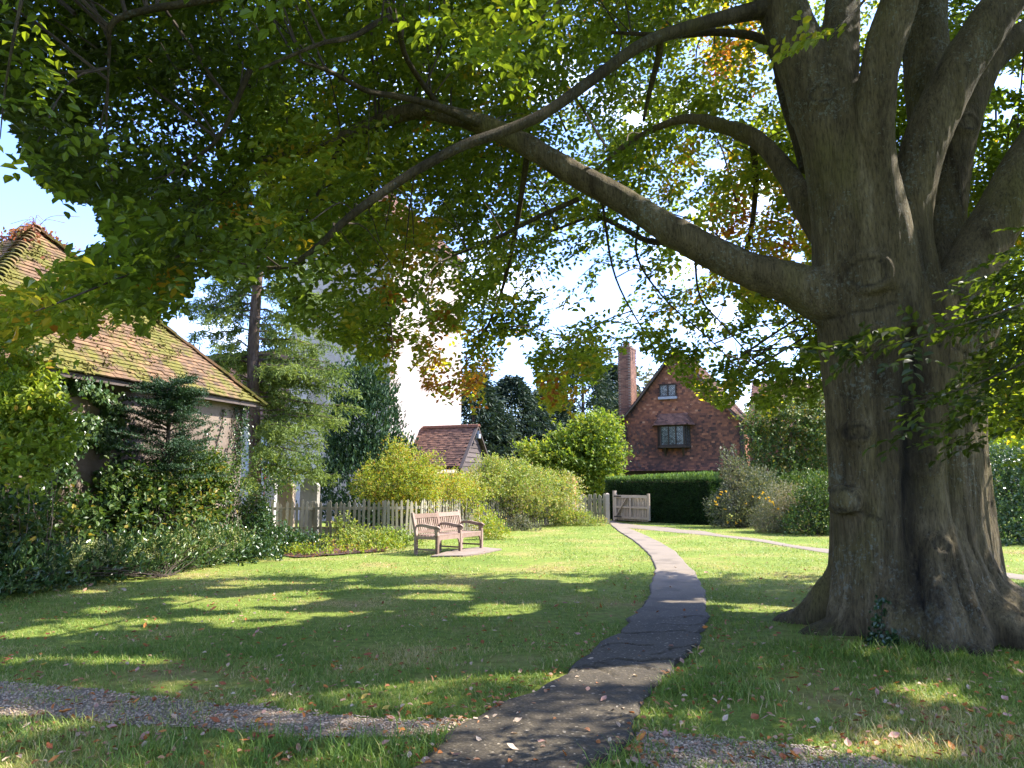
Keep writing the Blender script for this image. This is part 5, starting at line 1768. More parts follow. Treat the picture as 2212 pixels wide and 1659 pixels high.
v1, f1, h1 = leaf_geo(P[near], D[near], N[near], L[near], L[near] * .62, H[near], 'beech', .14)
v2, f2, h2 = leaf_geo(P[far_], D[far_], N[far_], L[far_], L[far_] * .66, H[far_], 'diamond', .14)
crown = link('crown', mesh_np('crown', np.concatenate([v1, v2]) - TREE, np.concatenate([f1, f2 + len(v1)]), m_beech, np.concatenate([h1, h2])), beech)
crown['kind'] = 'stuff'
for i in top:
    v, f, h = leaf_geo(np.zeros((1, 3)), D[i:i + 1], N[i:i + 1], L[i], L[i] * .62, H[i], 'beech', .14)
    link('leaf', mesh_np('leaf', v, f, m_beech, h), crown, P[i])
P, D, N, L, H = A3
far = leaf_obj('crown', m_beech, beech, P, D, N, L, L * .62, np.clip(H + rng.normal(size=len(H)) * .07, 0, 1), 'diamond', .14)
far['kind'] = 'stuff'
# fine twigs carrying the sprays
mb = MB()
sel = rng.choice(n, 1800, replace=False)
def twig_ok(a):
    p_ = proj(a)
    return not (in_poly(p_[:, 0], p_[:, 1], SKYH).any() or (p_[:, 1] > np.interp(p_[:, 0], LOW[:, 0], LOW[:, 1]) - 8).any())
n_tw, used = 0, {}
for i in sel:
    o = O[i]
    j = np.argmin(np.linalg.norm(limb_pts[:, :3] - o, axis=1) + rng.random(len(limb_pts)) * .8)
    if used.get(j // 4, 0) > 2: continue
    used[j // 4] = used.get(j // 4, 0) + 1
    b = limb_pts[j, :3]
    L_ = np.linalg.norm(o - b)
    if L_ < .3: continue
    if L_ > 3.2: b = o + (b - o) / L_ * 3.2
    m1 = b + (o - b) * .4 + np.array([0, 0, .12 * L_]) + rng.normal(size=3) * .06 * L_
    a = spline([b, m1, o, o + (o - m1) * .15], 3)
    if not twig_ok(a): continue
    n_tw += 1
    if n_tw > 420: break
    mb.tube(a, np.linspace(.006 + .0035 * L_, .003, len(a)), 4, caps=False)
tw = mb.build('twigs', m_twig, beech)
tw['kind'] = 'stuff'
def ground_pt(px, Y):
    """point on the ground at distance Y under the picture column px"""
    x = (px - CX) / F * (Y * math.cos(TH) - CAM_H * math.sin(TH))
    return np.array([x, Y, 0.0])

def stems(mbx, base, blobs, n, r0=.02, seed=0):
    for i in range(n):
        b = blobs[rng.integers(len(blobs))]
        tip = np.array(b[:3]) + rand_unit(1)[0] * np.array(b[3:6]) * rng.uniform(.4, .95)
        o = base + np.array([rng.normal() * .12, rng.normal() * .12, 0])
        mid = (o + tip) / 2 + rng.normal(size=3) * .12 + np.array([0, 0, .12])
        a = spline([o, mid, tip], 4)
        mbx.tube(a, np.linspace(r0, r0 * .25, len(a)), 4, caps=False)

def shrub(name, label, cat, base, blobs, n, L, W, mat, h0=.45, hv=.25, part='foliage', nst=14, r0=.018, smat=None, group=None, **kw):
    t = thing(name, tuple(base), label, cat, group)
    mbx = MB()
    stems(mbx, np.array(base, float), blobs, nst, r0)
    mbx.build('stems', smat or m_twig, t)
    bush(part, mat, t, blobs, n, L, W, h0, hv, **kw)['kind'] = 'stuff'
    return t

def vb(px, py, Y, rx, ry, rz):
    c = V(px, py, Y)
    return (c[0], c[1], c[2], rx, ry, rz)

# ================================================================== LARCH
def larch():
    base = ground_pt(546, 21.6)
    t = thing('larch_tree', tuple(base), 'tall larch with drooping feathery pale green branches in the churchyard behind the shed corner', 'tree')
    xb = V(553, 700, 21.6)[0]
    axis = lambda z: np.array([base[0] + (xb - base[0]) * min(1, z / 5) + .05 * math.sin(z * .8), 21.6, z])
    zs = np.linspace(-.1, 15, 24)
    mb = MB()
    mb.tube([axis(z) for z in zs], np.interp(zs, [0, .6, 6, 15], [.24, .185, .165, .04]), 12)
    mb.build('trunk', m_larchbark, t, smooth=True)
    nb = MB()
    P, D = [], []
    levels = [(z, a) for z in np.concatenate([np.arange(1.9, 5.4, .115), np.arange(5.4, 14, .22)]) for a in (rng.random(2) * 6.28)]
    # boughs reach mostly to the right of the trunk and towards us, the left side is thin
    for z, a in levels:
        right = math.cos(a)
        ln = (3.4 if right > 0 else 2.4) * (1 - max(0, z - 5) / 14) * rng.uniform(.6, 1.05)
        if right < 0 and z < 4.2: continue
        d = np.array([math.cos(a), math.sin(a) * .75, 0])
        o = axis(z)
        k = np.linspace(0, 1, 7)
        pts = np.array([o + d * ln * q + np.array([0, 0, .10 * ln * q - .30 * ln * q * q + .12 * ln * q ** 4]) for q in k])
        pts[1:] += rng.normal(size=(6, 3)) * .05
        nb.tube(pts, np.linspace(.032, .006, 7), 5, caps=False)
        c = spline(pts, 5)
        for q in range(4, len(c)):
            for s in range(2):
                side = norm(np.cross(d, (0, 0, 1))) * rng.choice([-1, 1])
                bl = rng.uniform(.25, .75) * (1 - q / len(c) * .4)
                dirb = norm(side * rng.uniform(.3, .9) + d * .5 + np.array([0, 0, -rng.uniform(.2, 1.1)]))
                m_ = int(bl / .045)
                w = np.arange(m_) / m_ * bl
                pp = c[q] + w[:, None] * dirb + np.array([0, 0, -1.0]) * (w ** 2)[:, None] * .5
                P.append(np.repeat(pp, 5, 0)); D.append(np.repeat(np.broadcast_to(dirb, pp.shape), 5, 0))
    nb.build('branches', m_larchbark, t)
    P, D = np.concatenate(P), np.concatenate(D)
    if len(P) > 85000:
        s = rng.choice(len(P), 85000, replace=False); P, D = P[s], D[s]
    kk = ~((np.abs(P[:, 0] - np.interp(P[:, 2], [0, 5, 15], [base[0], xb, xb])) < .28) & (P[:, 1] < 21.7) & (rng.random(len(P)) < .85))
    P, D = P[kk], D[kk]
    n = len(P)
    h = .42 + (fbm(P * .8, 2, 71) - .5) * .7 + rng.normal(size=n) * .12
    leaf_obj('needles', m_larch, t, P, D * .55 + rand_unit(n), rand_unit(n), rng.uniform(.10, .19, n), .036, np.clip(h, 0, 1))['kind'] = 'stuff'
larch()

# ================================================================== churchyard evergreens and far trees
b = ground_pt(795, 26.0)
yew = shrub('yew_tree', 'dark blue green clipped looking yew rising in a rounded cone before the white tower', 'tree', b,
      [(b[0] - .1, 26, 1.6, 1.75, 1.6, 1.7), (b[0] - .25, 26, 3.2, 1.35, 1.25, 1.5), (b[0] - .55, 26, 4.6, .75, .75, 1.25), (b[0] + .25, 26.0, 4.3, .55, .55, .9), (b[0] - .2, 26, 5.4, .35, .35, .7), (b[0] + .9, 26, 1.5, 1.0, 1.1, 1.5)],
      26000, .14, .066, m_yew, .58, .45, 'needles', 6, .05, lump=.32, shell=.62, up=1.1, lscale=1.3, seed=3)

def conifer(px, Y, top, w, label, seed, h0=.4):
    b = ground_pt(px, Y)
    H = V(px, top, Y)[2]
    t = thing('conifer_tree', tuple(b), label, 'tree', 'dark conifers beyond the churchyard')
    mb = MB()
    mb.tube([b, b + np.array([0, 0, H * .92])], [.28, .05], 8)
    mb.build('trunk', m_larchbark, t)
    n = 2000
    z = H * (.04 + .96 * rng.random(n) ** 1.15)
    rad = w / 2 * np.clip(1.05 - (z / H) ** 1.6, .04, 1) * (.35 + .75 * rng.random(n) ** .6) * (1 + .5 * (fbm(np.stack([z * .7, 0 * z, 0 * z + seed], 1), 2, seed) - .5))
    a = rng.random(n) * 6.28
    P = np.stack([b[0] + rad * np.cos(a), b[1] + rad * np.sin(a), z], 1)
    out = np.stack([np.cos(a), np.sin(a), np.full(n, -.35)], 1)
    tf = 7
    P = np.repeat(P, tf, 0) + rng.normal(size=(n * tf, 3)) * np.array([.22, .22, .14])
    o2 = np.repeat(out, tf, 0)
    h = h0 + (fbm(P * .7, 2, seed) - .5) * .9 + rng.normal(size=n * tf) * .12
    leaf_obj('needles', m_con, t, P, norm(o2 + rand_unit(n * tf) * .7 + np.array([0, 0, .1])), rand_unit(n * tf) + np.array([0, 0, .6]), rng.uniform(.22, .5, n * tf), .13, np.clip(h, 0, 1))['kind'] = 'stuff'
conifer(1022, 47, 808, 8.0, 'dark conifer just right of the white tower, partly behind the porch roof', 11)
conifer(1105, 50, 818, 8.6, 'dark drooping conifer midway between the white tower and the yellow green maple', 12, .34)
conifer(1185, 52, 838, 8.5, 'dark conifer behind the left edge of the yellow green maple', 13, .36)
conifer(1262, 55, 752, 8.5, 'tallest dark conifer, standing behind the maple left of the chimney', 14, .42)
conifer(1325, 60, 790, 6.5, 'dark conifer directly behind the brick chimney', 15, .42)

b = ground_pt(1236, 36)
mp_t = shrub('maple_tree', 'bright yellow green spreading maple left of the cottage', 'tree', b,
      [vb(1295, 930, 36.2, .85, 1.0, .7), vb(1262, 922, 36.1, .55, .8, .35), vb(1305, 980, 36, .9, 1.2, 1.0), vb(1245, 950, 36, .95, 1.1, .4), vb(1215, 962, 35.7, .7, .9, .28), vb(1165, 978, 35.3, .75, .8, .22), vb(1140, 972, 35.2, .35, .5, .18), vb(1190, 998, 35.4, 1.1, 1.0, .3), vb(1250, 990, 35.8, 1.3, 1.2, .45), vb(1225, 1022, 35.6, 1.4, 1.2, .4), vb(1300, 1035, 36, .9, 1.1, .7), vb(1178, 1022, 35.4, .8, .9, .3)],
      21000, .15, .11, m_maple, .5, .5, 'crown', 16, .06, lump=.6, shell=.4, lscale=1.2, flat=.6, seed=5)

def far_tree(px, Y, top, w, label, seed, mat=m_shrub, h0=.5):
    b = ground_pt(px, Y)
    H = V(px, top, Y)[2]
    bl = [(b[0] + rng.normal() * w * .22, Y + rng.normal() * w * .2, H * q, w * s, w * s, H * .16) for q, s in ((.45, .42), (.55, .45), (.68, .40), (.80, .30), (.9, .16), (.6, .38), (.35, .36))]
    return shrub('broadleaf_tree', label, 'tree', b, bl, 6500, .34, .24, mat, h0, .4, 'crown', 8, .12, lump=.6, shell=.5, lscale=.7, seed=seed)
far_tree(1388, 58, 818, 4.5, 'pale airy tree seen between the chimney and the cottage gable', 21, m_grey, .5)
far_tree(1700, 62, 860, 9, 'broad green tree standing far behind the cottage wing', 22)
far_tree(2185, 40, 800, 9, 'green tree behind the bushes at the far right edge', 23)
far_tree(700, 55, 800, 7, 'green tree behind the church nave', 25)

# ================================================================== hedge and garden shrubs by the cottage
def hedge():
    a, b = G(1306, 1122), G(1530, 1133)
    a = np.array([4.02, 32.1, 0]); b = np.array([7.55, 28.6, 0])
    d = norm(b - a); n = np.array([d[1], -d[0], 0]); Lh = np.linalg.norm(b - a)
    z = np.array([0, 0, 1.0])
    t = thing('clipped_hedge', tuple((a + b) / 2), 'dark clipped yew hedge with pale sunlit-toned shoots along its top, before the cottage', 'hedge')
    A = np.array([d, n, z])
    H, T = 1.72, 1.2
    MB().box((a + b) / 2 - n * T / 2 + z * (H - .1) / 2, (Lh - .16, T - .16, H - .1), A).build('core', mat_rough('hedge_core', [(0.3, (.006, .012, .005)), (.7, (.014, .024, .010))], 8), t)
    def face(o, e1, e2, w_, h_, nn, cnt, hue, long=0, up=.4):
        s, q = rng.random(cnt) * w_, rng.random(cnt) * h_
        P = o + s[:, None] * e1 + q[:, None] * e2
        P = P + nn * (rng.normal(size=cnt) * .03 + .05 * (fbm(P * 2.5, 2, 4) - .5) - .02)[:, None]
        hh = hue + (fbm(P * 2.2, 3, 15) - .5) * .5 + rng.normal(size=cnt) * .12
        D = norm(nn * .8 + rand_unit(cnt) * .6 + z * up)
        return P, D, np.clip(hh, 0, 1), np.full(cnt, .085) * rng.uniform(.6, 1.4, cnt)
    fs = [face(a, d, z, Lh, H, n, 13000, .34), face(b, -n, z, T, H, d, 3500, .5), face(a, -n, z, T, H, -d, 2500, .4), face(a - n * T + z * H, d, n, Lh, T, z, 7000, .95, up=1.0)]  # top leaves coloured lighter, as if sunlit
    # shoots along the top edge, coloured pale as if sunlit
    m = 5200
    s, q = rng.random(m) * Lh, rng.random(m) * T
    keep = fbm(np.stack([s * 2.2, q * 2, 0 * s], 1), 2, 9) > .38
    s, q = s[keep], q[keep]; m = len(s)
    hgt = .20 * rng.random(m) * (.4 + s / Lh)
    P = a + s[:, None] * d - q[:, None] * n + z * (H - .02) + hgt[:, None] * z
    fs.append((P, norm(rand_unit(m) * .5 + z), np.clip(.95 + rng.normal(size=m) * .1, 0, 1), rng.uniform(.08, .16, m)))
    P, D, h, L = (np.concatenate([f[i] for f in fs]) for i in range(4))
    leaf_obj('foliage', m_hedge, t, P, D, rand_unit(len(P)) + np.array([0, 0, .4]), L, L * .36, h)['kind'] = 'stuff'
m_hedge = mat_leaf('hedge_leaf', [(0.0, (0.010, 0.030, 0.010)), (0.45, (0.028, 0.066, 0.020)), (0.7, (0.065, 0.13, 0.030)), (1.0, (0.15, 0.24, 0.055))], .25, .45, .3)
hedge()

def gp(px, py):
    return G(px, py)

b = ground_pt(1600, 27.2)
t = shrub('flowering_shrub', 'loose shrub with yellow flowers rising beside the end of the clipped hedge', 'shrub', b,
      [vb(1590, 1095, 27.2, .95, .9, .75), vb(1610, 1055, 27.4, .85, .8, .6), vb(1588, 1020, 27.6, .45, .5, .55), vb(1640, 1040, 27.6, .6, .6, .6), vb(1575, 995, 27.7, .22, .25, .5), vb(1560, 1110, 27, .5, .5, .6), vb(1640, 1110, 27, .8, .7, .6)],
      13000, .075, .045, m_grey, .42, .4, 'foliage', 30, .012, lump=.5, shell=.45, lscale=2.2, up=.6, seed=31)
def flowers(par, mat, pts, r, k=7, name='flower'):
    for c in pts:
        mbx = MB()
        for i in range(k):
            d = rand_unit(1)[0] + np.array([0, -.6, .3])
            v, f, h = leaf_geo([c], [d], [rand_unit(1)[0]], r, r * .8, rng.random(), 'beech')
            mbx.add(v, f.tolist(), rng.random())
        mbx.build(name, mat, par)
flowers(t, m_yflow, [V(x, y, 26.5) for x, y in ((1558, 1063), (1548, 1090), (1567, 1062), (1566, 1100), (1572, 1128), (1625, 1072), (1551, 1075), (1600, 1125), (1590, 1130), (1640, 1075), (1556, 1068), (1545, 1084), (1612, 1088), (1578, 1118))], .065, 5)
b = ground_pt(1690, 24.6)
t = shrub('silvery_shrub', 'straggly silvery grey shrub with pinkish dead twigs, beside the yellow flowered one', 'shrub', b,
      [vb(1680, 1115, 24.6, .8, .75, .55), vb(1700, 1080, 24.8, .75, .7, .55), vb(1655, 1125, 24.4, .55, .5, .4), vb(1735, 1110, 24.6, .6, .6, .55), vb(1690, 1140, 24.2, .9, .5, .3)],
      14000, .06, .03, m_grey, .68, .4, 'foliage', 50, .010, smat=m_stem, lump=.55, shell=.4, lscale=2.6, up=.4, droop=.1, seed=32)
flowers(t, m_yflow, [V(x, y, 24.0) for x, y in ((1655, 1078), (1663, 1082), (1672, 1090), (1648, 1065), (1680, 1100), (1660, 1075), (1668, 1085))], .06, 5)
b = ground_pt(1758, 23.6)
shrub('dark_shrub', 'dark green dense shrub against the left edge of the great trunk', 'shrub', b,
      [vb(1765, 1100, 23.6, .75, .7, .75), vb(1745, 1135, 23.3, .8, .6, .45), vb(1790, 1075, 23.8, .7, .7, .8), vb(1760, 1065, 24, .5, .5, .5), vb(1820, 1110, 23.6, .8, .8, .8)],
      11000, .075, .045, m_shrub, .5, .4, 'foliage', 24, .014, lump=.45, shell=.5, lscale=2.2, seed=33)
b = ground_pt(1655, 28.8)
shrub('low_hedge_shrub', 'rounded mid green shrub behind the silvery one, below the small tree', 'shrub', b,
      [vb(1660, 1058, 28.8, 1.0, .8, .5), vb(1700, 1052, 29, 1.0, .8, .5), vb(1640, 1090, 28.6, 1.0, .7, .6), vb(1740, 1050, 28.6, .8, .8, .5)],
      8000, .08, .05, m_shrub, .55, .35, 'foliage', 14, .014, lump=.4, shell=.5, lscale=2, seed=34)
# small tree
b = ground_pt(1722, 30.5)
t = thing('garden_tree', tuple(b), 'small grey green tree with leaning branches before the cottage wing', 'tree')
mb = MB()
for pts in ([(1722, 1075), (1716, 1040), (1700, 1000), (1690, 965), (1672, 930)], [(1716, 1040), (1735, 1000), (1755, 960), (1765, 920)], [(1722, 1075), (1745, 1030), (1775, 990)], [(1700, 1000), (1665, 985), (1635, 970)], [(1690, 965), (1715, 925), (1720, 890)]):
    a = spline([V(x, y, 30.5) for x, y in pts], 4)
    mb.tube(a, np.linspace(.07, .02, len(a)), 7)
mb.tube([b, V(1722, 1075, 30.5)], [.1, .08], 8)
mb.build('trunk', m_larchbark, t)
bush('crown', m_shrub, t, [vb(1650, 905, 30.5, .7, .9, .5), vb(1620, 920, 30.3, .4, .5, .4), vb(1760, 985, 30.3, .9, .8, .7), vb(1790, 930, 30.6, .9, .9, .9), vb(1690, 878, 30.6, .8, .8, .45), vb(1745, 872, 30.8, .8, .8, .5), vb(1660, 1030, 29.8, .9, .7, .4), vb(1700, 1020, 30, .9, .8, .4), vb(1665, 930, 30.5, .85, .9, .6), vb(1710, 905, 30.7, 1.0, 1.0, .7), vb(1755, 930, 30.5, .9, .9, .8), vb(1630, 945, 30.2, .45, .6, .35), vb(1640, 990, 30.2, .6, .6, .3), vb(1740, 985, 30.3, .8, .8, .6), vb(1690, 975, 30.2, .8, .7, .4), vb(1775, 1010, 30.4, .6, .7, .6), vb(1770, 890, 30.8, .7, .8, .5), vb(1650, 1000, 30, .5, .5, .25)],
     20000, .13, .065, .66, .45, lump=.85, shell=.3, lscale=1.5, tuft=9, flat=.3, droop=.25, up=.2, seed=35)['kind'] = 'stuff'
# right of the trunk
b = ground_pt(2175, 20.5)
shrub('laurel_shrub', 'big glossy dark green shrub right of the great trunk, shaded at its foot', 'shrub', b,
      [vb(2165, 1085, 20.5, 1.0, .9, .9), vb(2230, 1060, 20.6, 1.3, 1.2, 1.2), vb(2155, 1035, 20.8, .7, .8, .8), vb(2200, 1000, 21, .9, .9, .8), vb(2160, 1130, 20.2, 1.0, .9, .6), vb(2300, 1080, 20.5, 1.3, 1.2, 1.3), vb(2140, 1150, 19.9, .8, .8, .4)],
      17000, .09, .055, m_ivy, .5, .5, 'foliage', 24, .02, lump=.4, shell=.5, lscale=2, seed=36)
b = ground_pt(2200, 26)
shrub('tall_shrub', 'tall yellowish shrub behind the glossy one right of the great trunk', 'shrub', b,
      [vb(2165, 985, 26, 1.2, 1.0, 1.2), vb(2230, 960, 26, 1.5, 1.2, 1.5), vb(2180, 920, 26.3, 1.0, 1.0, 1.0), vb(2330, 960, 26, 1.6, 1.3, 1.7)],
      9000, .12, .07, m_rose, .45, .4, 'foliage', 14, .02, lump=.5, shell=.5, seed=37)

# ================================================================== roses and climbers over the picket fence
b = ground_pt(860, 22.6)
shrub('golden_shrub', 'golden green arching bush spilling over the picket fence left of the bench', 'shrub', b,
      [vb(850, 1040, 22.4, 1.0, .8, .62), vb(800, 1045, 22.2, .6, .6, .5), vb(905, 1045, 22.6, .9, .8, .6), vb(870, 1000, 22.6, .65, .6, .45), vb(960, 1055, 23.6, .9, .8, .5), vb(855, 975, 22.7, .35, .35, .4), vb(925, 1010, 22.9, .5, .5, .4), vb(1000, 1070, 24.6, .7, .7, .45), vb(880, 1085, 21.9, .9, .4, .4)],
      21000, .075, .034, m_bright, .66, .5, 'foliage', 60, .008, lump=.6, shell=.35, lscale=2.4, up=.35, droop=.25, seed=41)
b = ground_pt(1120, 27.3)
t = shrub('rose_bush', 'mass of pale green climbing roses covering the picket fence between bench and gate', 'shrub', b,
      [vb(1040, 1045, 25.8, .9, .8, .55), vb(1090, 1040, 26.6, .95, .8, .6), vb(1150, 1045, 27.5, 1.0, .8, .6), vb(1205, 1055, 28.4, .9, .8, .6), vb(1060, 1010, 26.2, .55, .5, .35), vb(1110, 1010, 27, .6, .5, .35), vb(1180, 1090, 27.6, 1.1, .5, .5), vb(1225, 1095, 28.6, .6, .6, .7), vb(1065, 1015, 26.4, .3, .3, .45), vb(1130, 1080, 26.8, 1.1, .5, .4), vb(1010, 1060, 25, .6, .6, .5)],
      26000, .075, .042, m_rose, .62, .45, 'foliage', 60, .009, lump=.55, shell=.35, lscale=2.2, up=.35, droop=.2, seed=42)
flowers(t, m_pale_fl, [V(1040 + rng.random() * 190, 1030 + rng.random() * 70, 26.3) for i in range(22)], .06, 6)
b = gp(1222, 1131)
shrub('fence_foot_plant', 'tuft of leafy stems at the fence foot near the short picket panel', 'plant', b,
      [vb(1225, 1118, 28.2, .8, .4, .28), vb(1260, 1124, 28.3, .5, .35, .18), vb(1295, 1131, 28.2, .35, .25, .1)], 3500, .06, .035, m_rose, .5, .5, 'foliage', 10, .006, lump=.5, seed=43)
b = gp(1125, 1143)
shrub('fence_foot_plant', 'grey green tuft at the foot of the picket fence under the roses', 'plant', b,
      [vb(1120, 1135, 25.6, .38, .3, .25), vb(1150, 1143, 25.3, .35, .25, .10), vb(1100, 1146, 25.2, .3, .2, .08)], 2600, .055, .03, m_grey, .6, .5, 'foliage', 8, .006, lump=.5, seed=44)
b = gp(1058, 1158)
shrub('fence_foot_plant', 'bright green tuft of leaves right behind the far end of the bench', 'plant', b,
      [vb(1060, 1140, 21.5, .32, .3, .3), vb(1075, 1150, 21.5, .3, .25, .16), vb(1045, 1128, 22.5, .35, .3, .4)], 2400, .06, .035, m_bright, .5, .5, 'foliage', 8, .006, lump=.5, seed=45)
b = gp(830, 1178)
shrub('weed_patch', 'pale leafy weeds along the picket fence left of the bench', 'plant', b,
      [vb(770, 1165, 20.0, .35, .25, .22), vb(810, 1166, 19.7, .45, .3, .22), vb(850, 1168, 19.6, .5, .3, .2), vb(885, 1174, 19.4, .35, .25, .14), vb(742, 1145, 20.4, .25, .15, .36), vb(800, 1182, 18.8, .5, .35, .10)], 5200, .07, .042, m_rose, .42, .45, 'foliage', 16, .006, lump=.5, shell=.3, seed=46)

# ================================================================== the tangle along the shed wall
wallpt = lambda s, off, z: SH_N + SH_U * s + SH_O * off + np.array([0, 0, z])
LW = np.linalg.norm(SH_F - SH_N)
# ivy on the plaster
t = thing('wall_ivy', tuple(wallpt(2.6, .1, 0)), 'glossy pale ivy climbing the shed wall under the mossy eaves', 'ivy')
P = []
for s0, z0, rs, rz, cnt in ((1.75, 2.9, .75, .55, 2600), (2.6, 2.75, .65, .6, 3000), (.9, 2.8, .8, .8, 3000), (2.2, 2.0, 1.1, .6, 2600), (.6, 1.4, 1.0, 1.2, 3200), (1.6, 3.35, 1.2, .16, 900)):
    P.append(np.stack([np.clip(rng.normal(s0, rs * .55, cnt), 0, LW), np.clip(rng.normal(z0, rz * .55, cnt), .05, 3.5), np.abs(rng.normal(size=cnt)) * .13 + .03], 1))
Q = np.concatenate(P)
Q = Q[fbm(np.stack([Q[:, 0] * 2, Q[:, 1] * 2, 0 * Q[:, 0]], 1), 3, 51) > .44]
pos = SH_N + Q[:, :1] * SH_U + Q[:, 2:3] * SH_O + Q[:, 1:2] * np.array([0, 0, 1.0])
n_i = len(pos)
leaf_obj('leaves', m_ivy, t, pos, norm(rand_unit(n_i) * .6 + np.array([0, 0, -.8])), SH_O + rand_unit(n_i) * .5 + np.array([0, 0, .3]), rng.uniform(.06, .11, n_i), .075, np.clip(.62 + rng.normal(size=n_i) * .22, 0, 1), 'beech')['kind'] = 'stuff'
t = thing('ivy_strands', tuple(wallpt(6.2, .1, 0)), 'thin dark strands of ivy running up the bare plaster at the shed corner', 'ivy')
mb = MB(); pos = []
for s0, z0, s1, z1 in ((6.95, .3, 6.8, 3.4), (6.5, .8, 6.7, 3.2), (6.1, 1.0, 6.35, 3.3), (5.5, 1.6, 5.9, 2.9), (6.75, .2, 7.0, 3.0), (5.05, 2.0, 5.2, 3.4), (7.05, 1.0, 7.05, 3.45), (7.06, 2.2, 7.0, 3.45), (4.9, 2.2, 4.95, 3.4)):
    k = np.linspace(0, 1, 22)
    a = np.array([wallpt(s0 + (s1 - s0) * q + .06 * math.sin(q * 9 + s0), .02, z0 + (z1 - z0) * q) for q in k])
    mb.tube(a, .008, 4)
    for c in a:
        for j in range(7 if s0 < 7 else 16):
            pos.append(c + SH_O * .03 + rng.normal(size=3) * (.045 if s0 < 7 else .09))
pos = np.array(pos); n_i = len(pos)
mb.build('stems', m_twig, t)
leaf_obj('leaves', m_ivy, t, pos, norm(rand_unit(n_i) * .6 + np.array([0, 0, -.6])), SH_O + rand_unit(n_i) * .5, rng.uniform(.035, .07, n_i), .05, np.clip(.3 + rng.normal(size=n_i) * .2, 0, 1), 'beech')['kind'] = 'stuff'
# red creeper at the apex of the shed roof
t = thing('red_creeper', tuple(SH_A), 'reddish creeper sprawling over the peak of the shed roof', 'creeper')
m_ = 900
q = np.abs(rng.normal(size=m_)) * .42
d1 = norm(SH_E[0] - SH_A); d2 = norm(SH_E[3] - SH_A); d3 = norm(SH_E[1] - SH_A)
dd = np.array([d1, d2, d3])[rng.choice(3, m_, p=[.35, .45, .2])] + rng.normal(size=(m_, 3)) * .14
pos = SH_A + dd * q[:, None] + np.array([0, 0, .05]) + rng.normal(size=(m_, 3)) * .035
leaf_obj('leaves', m_redcr, t, pos, rand_unit(m_) + np.array([0, 0, .3]), rand_unit(m_) + np.array([0, 0, .6]), rng.uniform(.05, .11, m_), .06, rng.random(m_), 'beech')['kind'] = 'stuff'
mb = MB()
for i in range(12):
    a = rng.random() * 6.28; ln = rng.uniform(.3, .95)
    mb.tube(spline([SH_A, SH_A + np.array([math.cos(a) * ln * .3, 0.2 * math.sin(a) * ln, .25 * ln + .1]), SH_A + np.array([math.cos(a) * ln, .3 * math.sin(a) * ln, rng.uniform(.0, .5) * ln])], 5), .006, 4)
mb.build('tendrils', m_redcr, t)

def strip_b(s, off, z, rs, ro, rz):
    c = wallpt(s, off, z)
    return (c[0], c[1], c[2], ro, rs, rz)
b = wallpt(.9, .9, 0)
shrub('elder_sapling', 'bright green leafy sapling at the left edge before the ivy', 'shrub', b,
      [vb(70, 900, 10.6, .30, .3, .55), vb(45, 830, 10.7, .28, .3, .35), vb(95, 790, 10.8, .14, .15, .22), vb(30, 960, 10.4, .35, .35, .4), vb(120, 930, 10.8, .22, .25, .4), vb(10, 780, 10.6, .25, .25, .3), vb(20, 880, 10.3, .3, .3, .4), vb(60, 990, 10.2, .4, .4, .35)],
      5200, .10, .06, m_bright, .35, .45, 'foliage', 9, .010, smat=m_stem, shape='beech', lump=.4, shell=.2, droop=.25, seed=52)
b = wallpt(4.3, .7, 0)
# little yew with level fanned sprays
t = thing('yew_bush', tuple(b), 'dark feathery yew bush against the bare plaster of the shed', 'shrub')
mb = MB(); P, D = [], []
c0 = V(362, 960, 14.4)
mb.tube([b, c0, c0 + np.array([0, 0, 1.15])], [.05, .04, .012], 6)
for i in range(120):
    z0 = rng.uniform(-.7, 1.25)
    a = rng.random() * 6.28
    ln = rng.uniform(.6, 1.3) * (1.05 - .5 * max(0, z0))
    d = norm([math.cos(a), math.sin(a), rng.uniform(.05, .75)])
    o = c0 + np.array([0, 0, z0])
    k = np.linspace(0, 1, 6)
    pts = np.array([o + d * ln * q + np.array([0, 0, -.12 * q * q]) for q in k])
    mb.tube(pts, np.linspace(.012, .003, 6), 4, caps=False)
    side = norm(np.cross(d, (0, 0, 1)))
    for q in np.linspace(.15, 1, 16):
        for sg in (-1, 1):
            bl = .26 * (1 - abs(q - .5)) * rng.uniform(.6, 1.2)
            dv = norm(side * sg + d * .8 + rng.normal(size=3) * .12)
            w = np.linspace(0, 1, 8)[:, None] * bl
            pp = o + d * ln * q + np.array([0, 0, -.12 * q * q]) + w * dv
            P.append(pp); D.append(np.broadcast_to(dv, pp.shape) * .5 + rand_unit(8) * .7)
mb.build('branches', m_twig, t)
P, D = np.concatenate(P), np.concatenate(D)
leaf_obj('needles', m_yew, t, P, D, rand_unit(len(P)) * .6 + np.array([0, 0, 1]), .055, .022, np.clip(.42 + rng.normal(size=len(P)) * .2, 0, 1))['kind'] = 'stuff'
b = wallpt(3.2, 1.1, 0)
shrub('bramble', 'wide tangle of brambles and nettles against the shed wall under the yew', 'shrub', b,
      [strip_b(1.3, .9, .7, .9, .6, .65), strip_b(2.4, .85, .75, .9, .6, .75), strip_b(3.5, .8, .95, .9, .6, .85), strip_b(4.4, .75, 1.05, .8, .55, .85), strip_b(5.2, .6, 1.0, .6, .45, .7), strip_b(.3, .95, .8, .9, .6, .8), strip_b(3.0, .9, 1.45, .7, .5, .35), strip_b(-.8, 1.0, 1.0, .9, .7, 1.0)],
      15000, .10, .062, m_shrub, .52, .5, 'foliage', 160, .008, smat=m_twig, shape='beech', lump=.75, shell=.25, lscale=2.0, flat=.3, seed=53)
b = wallpt(5.2, .6, 0)
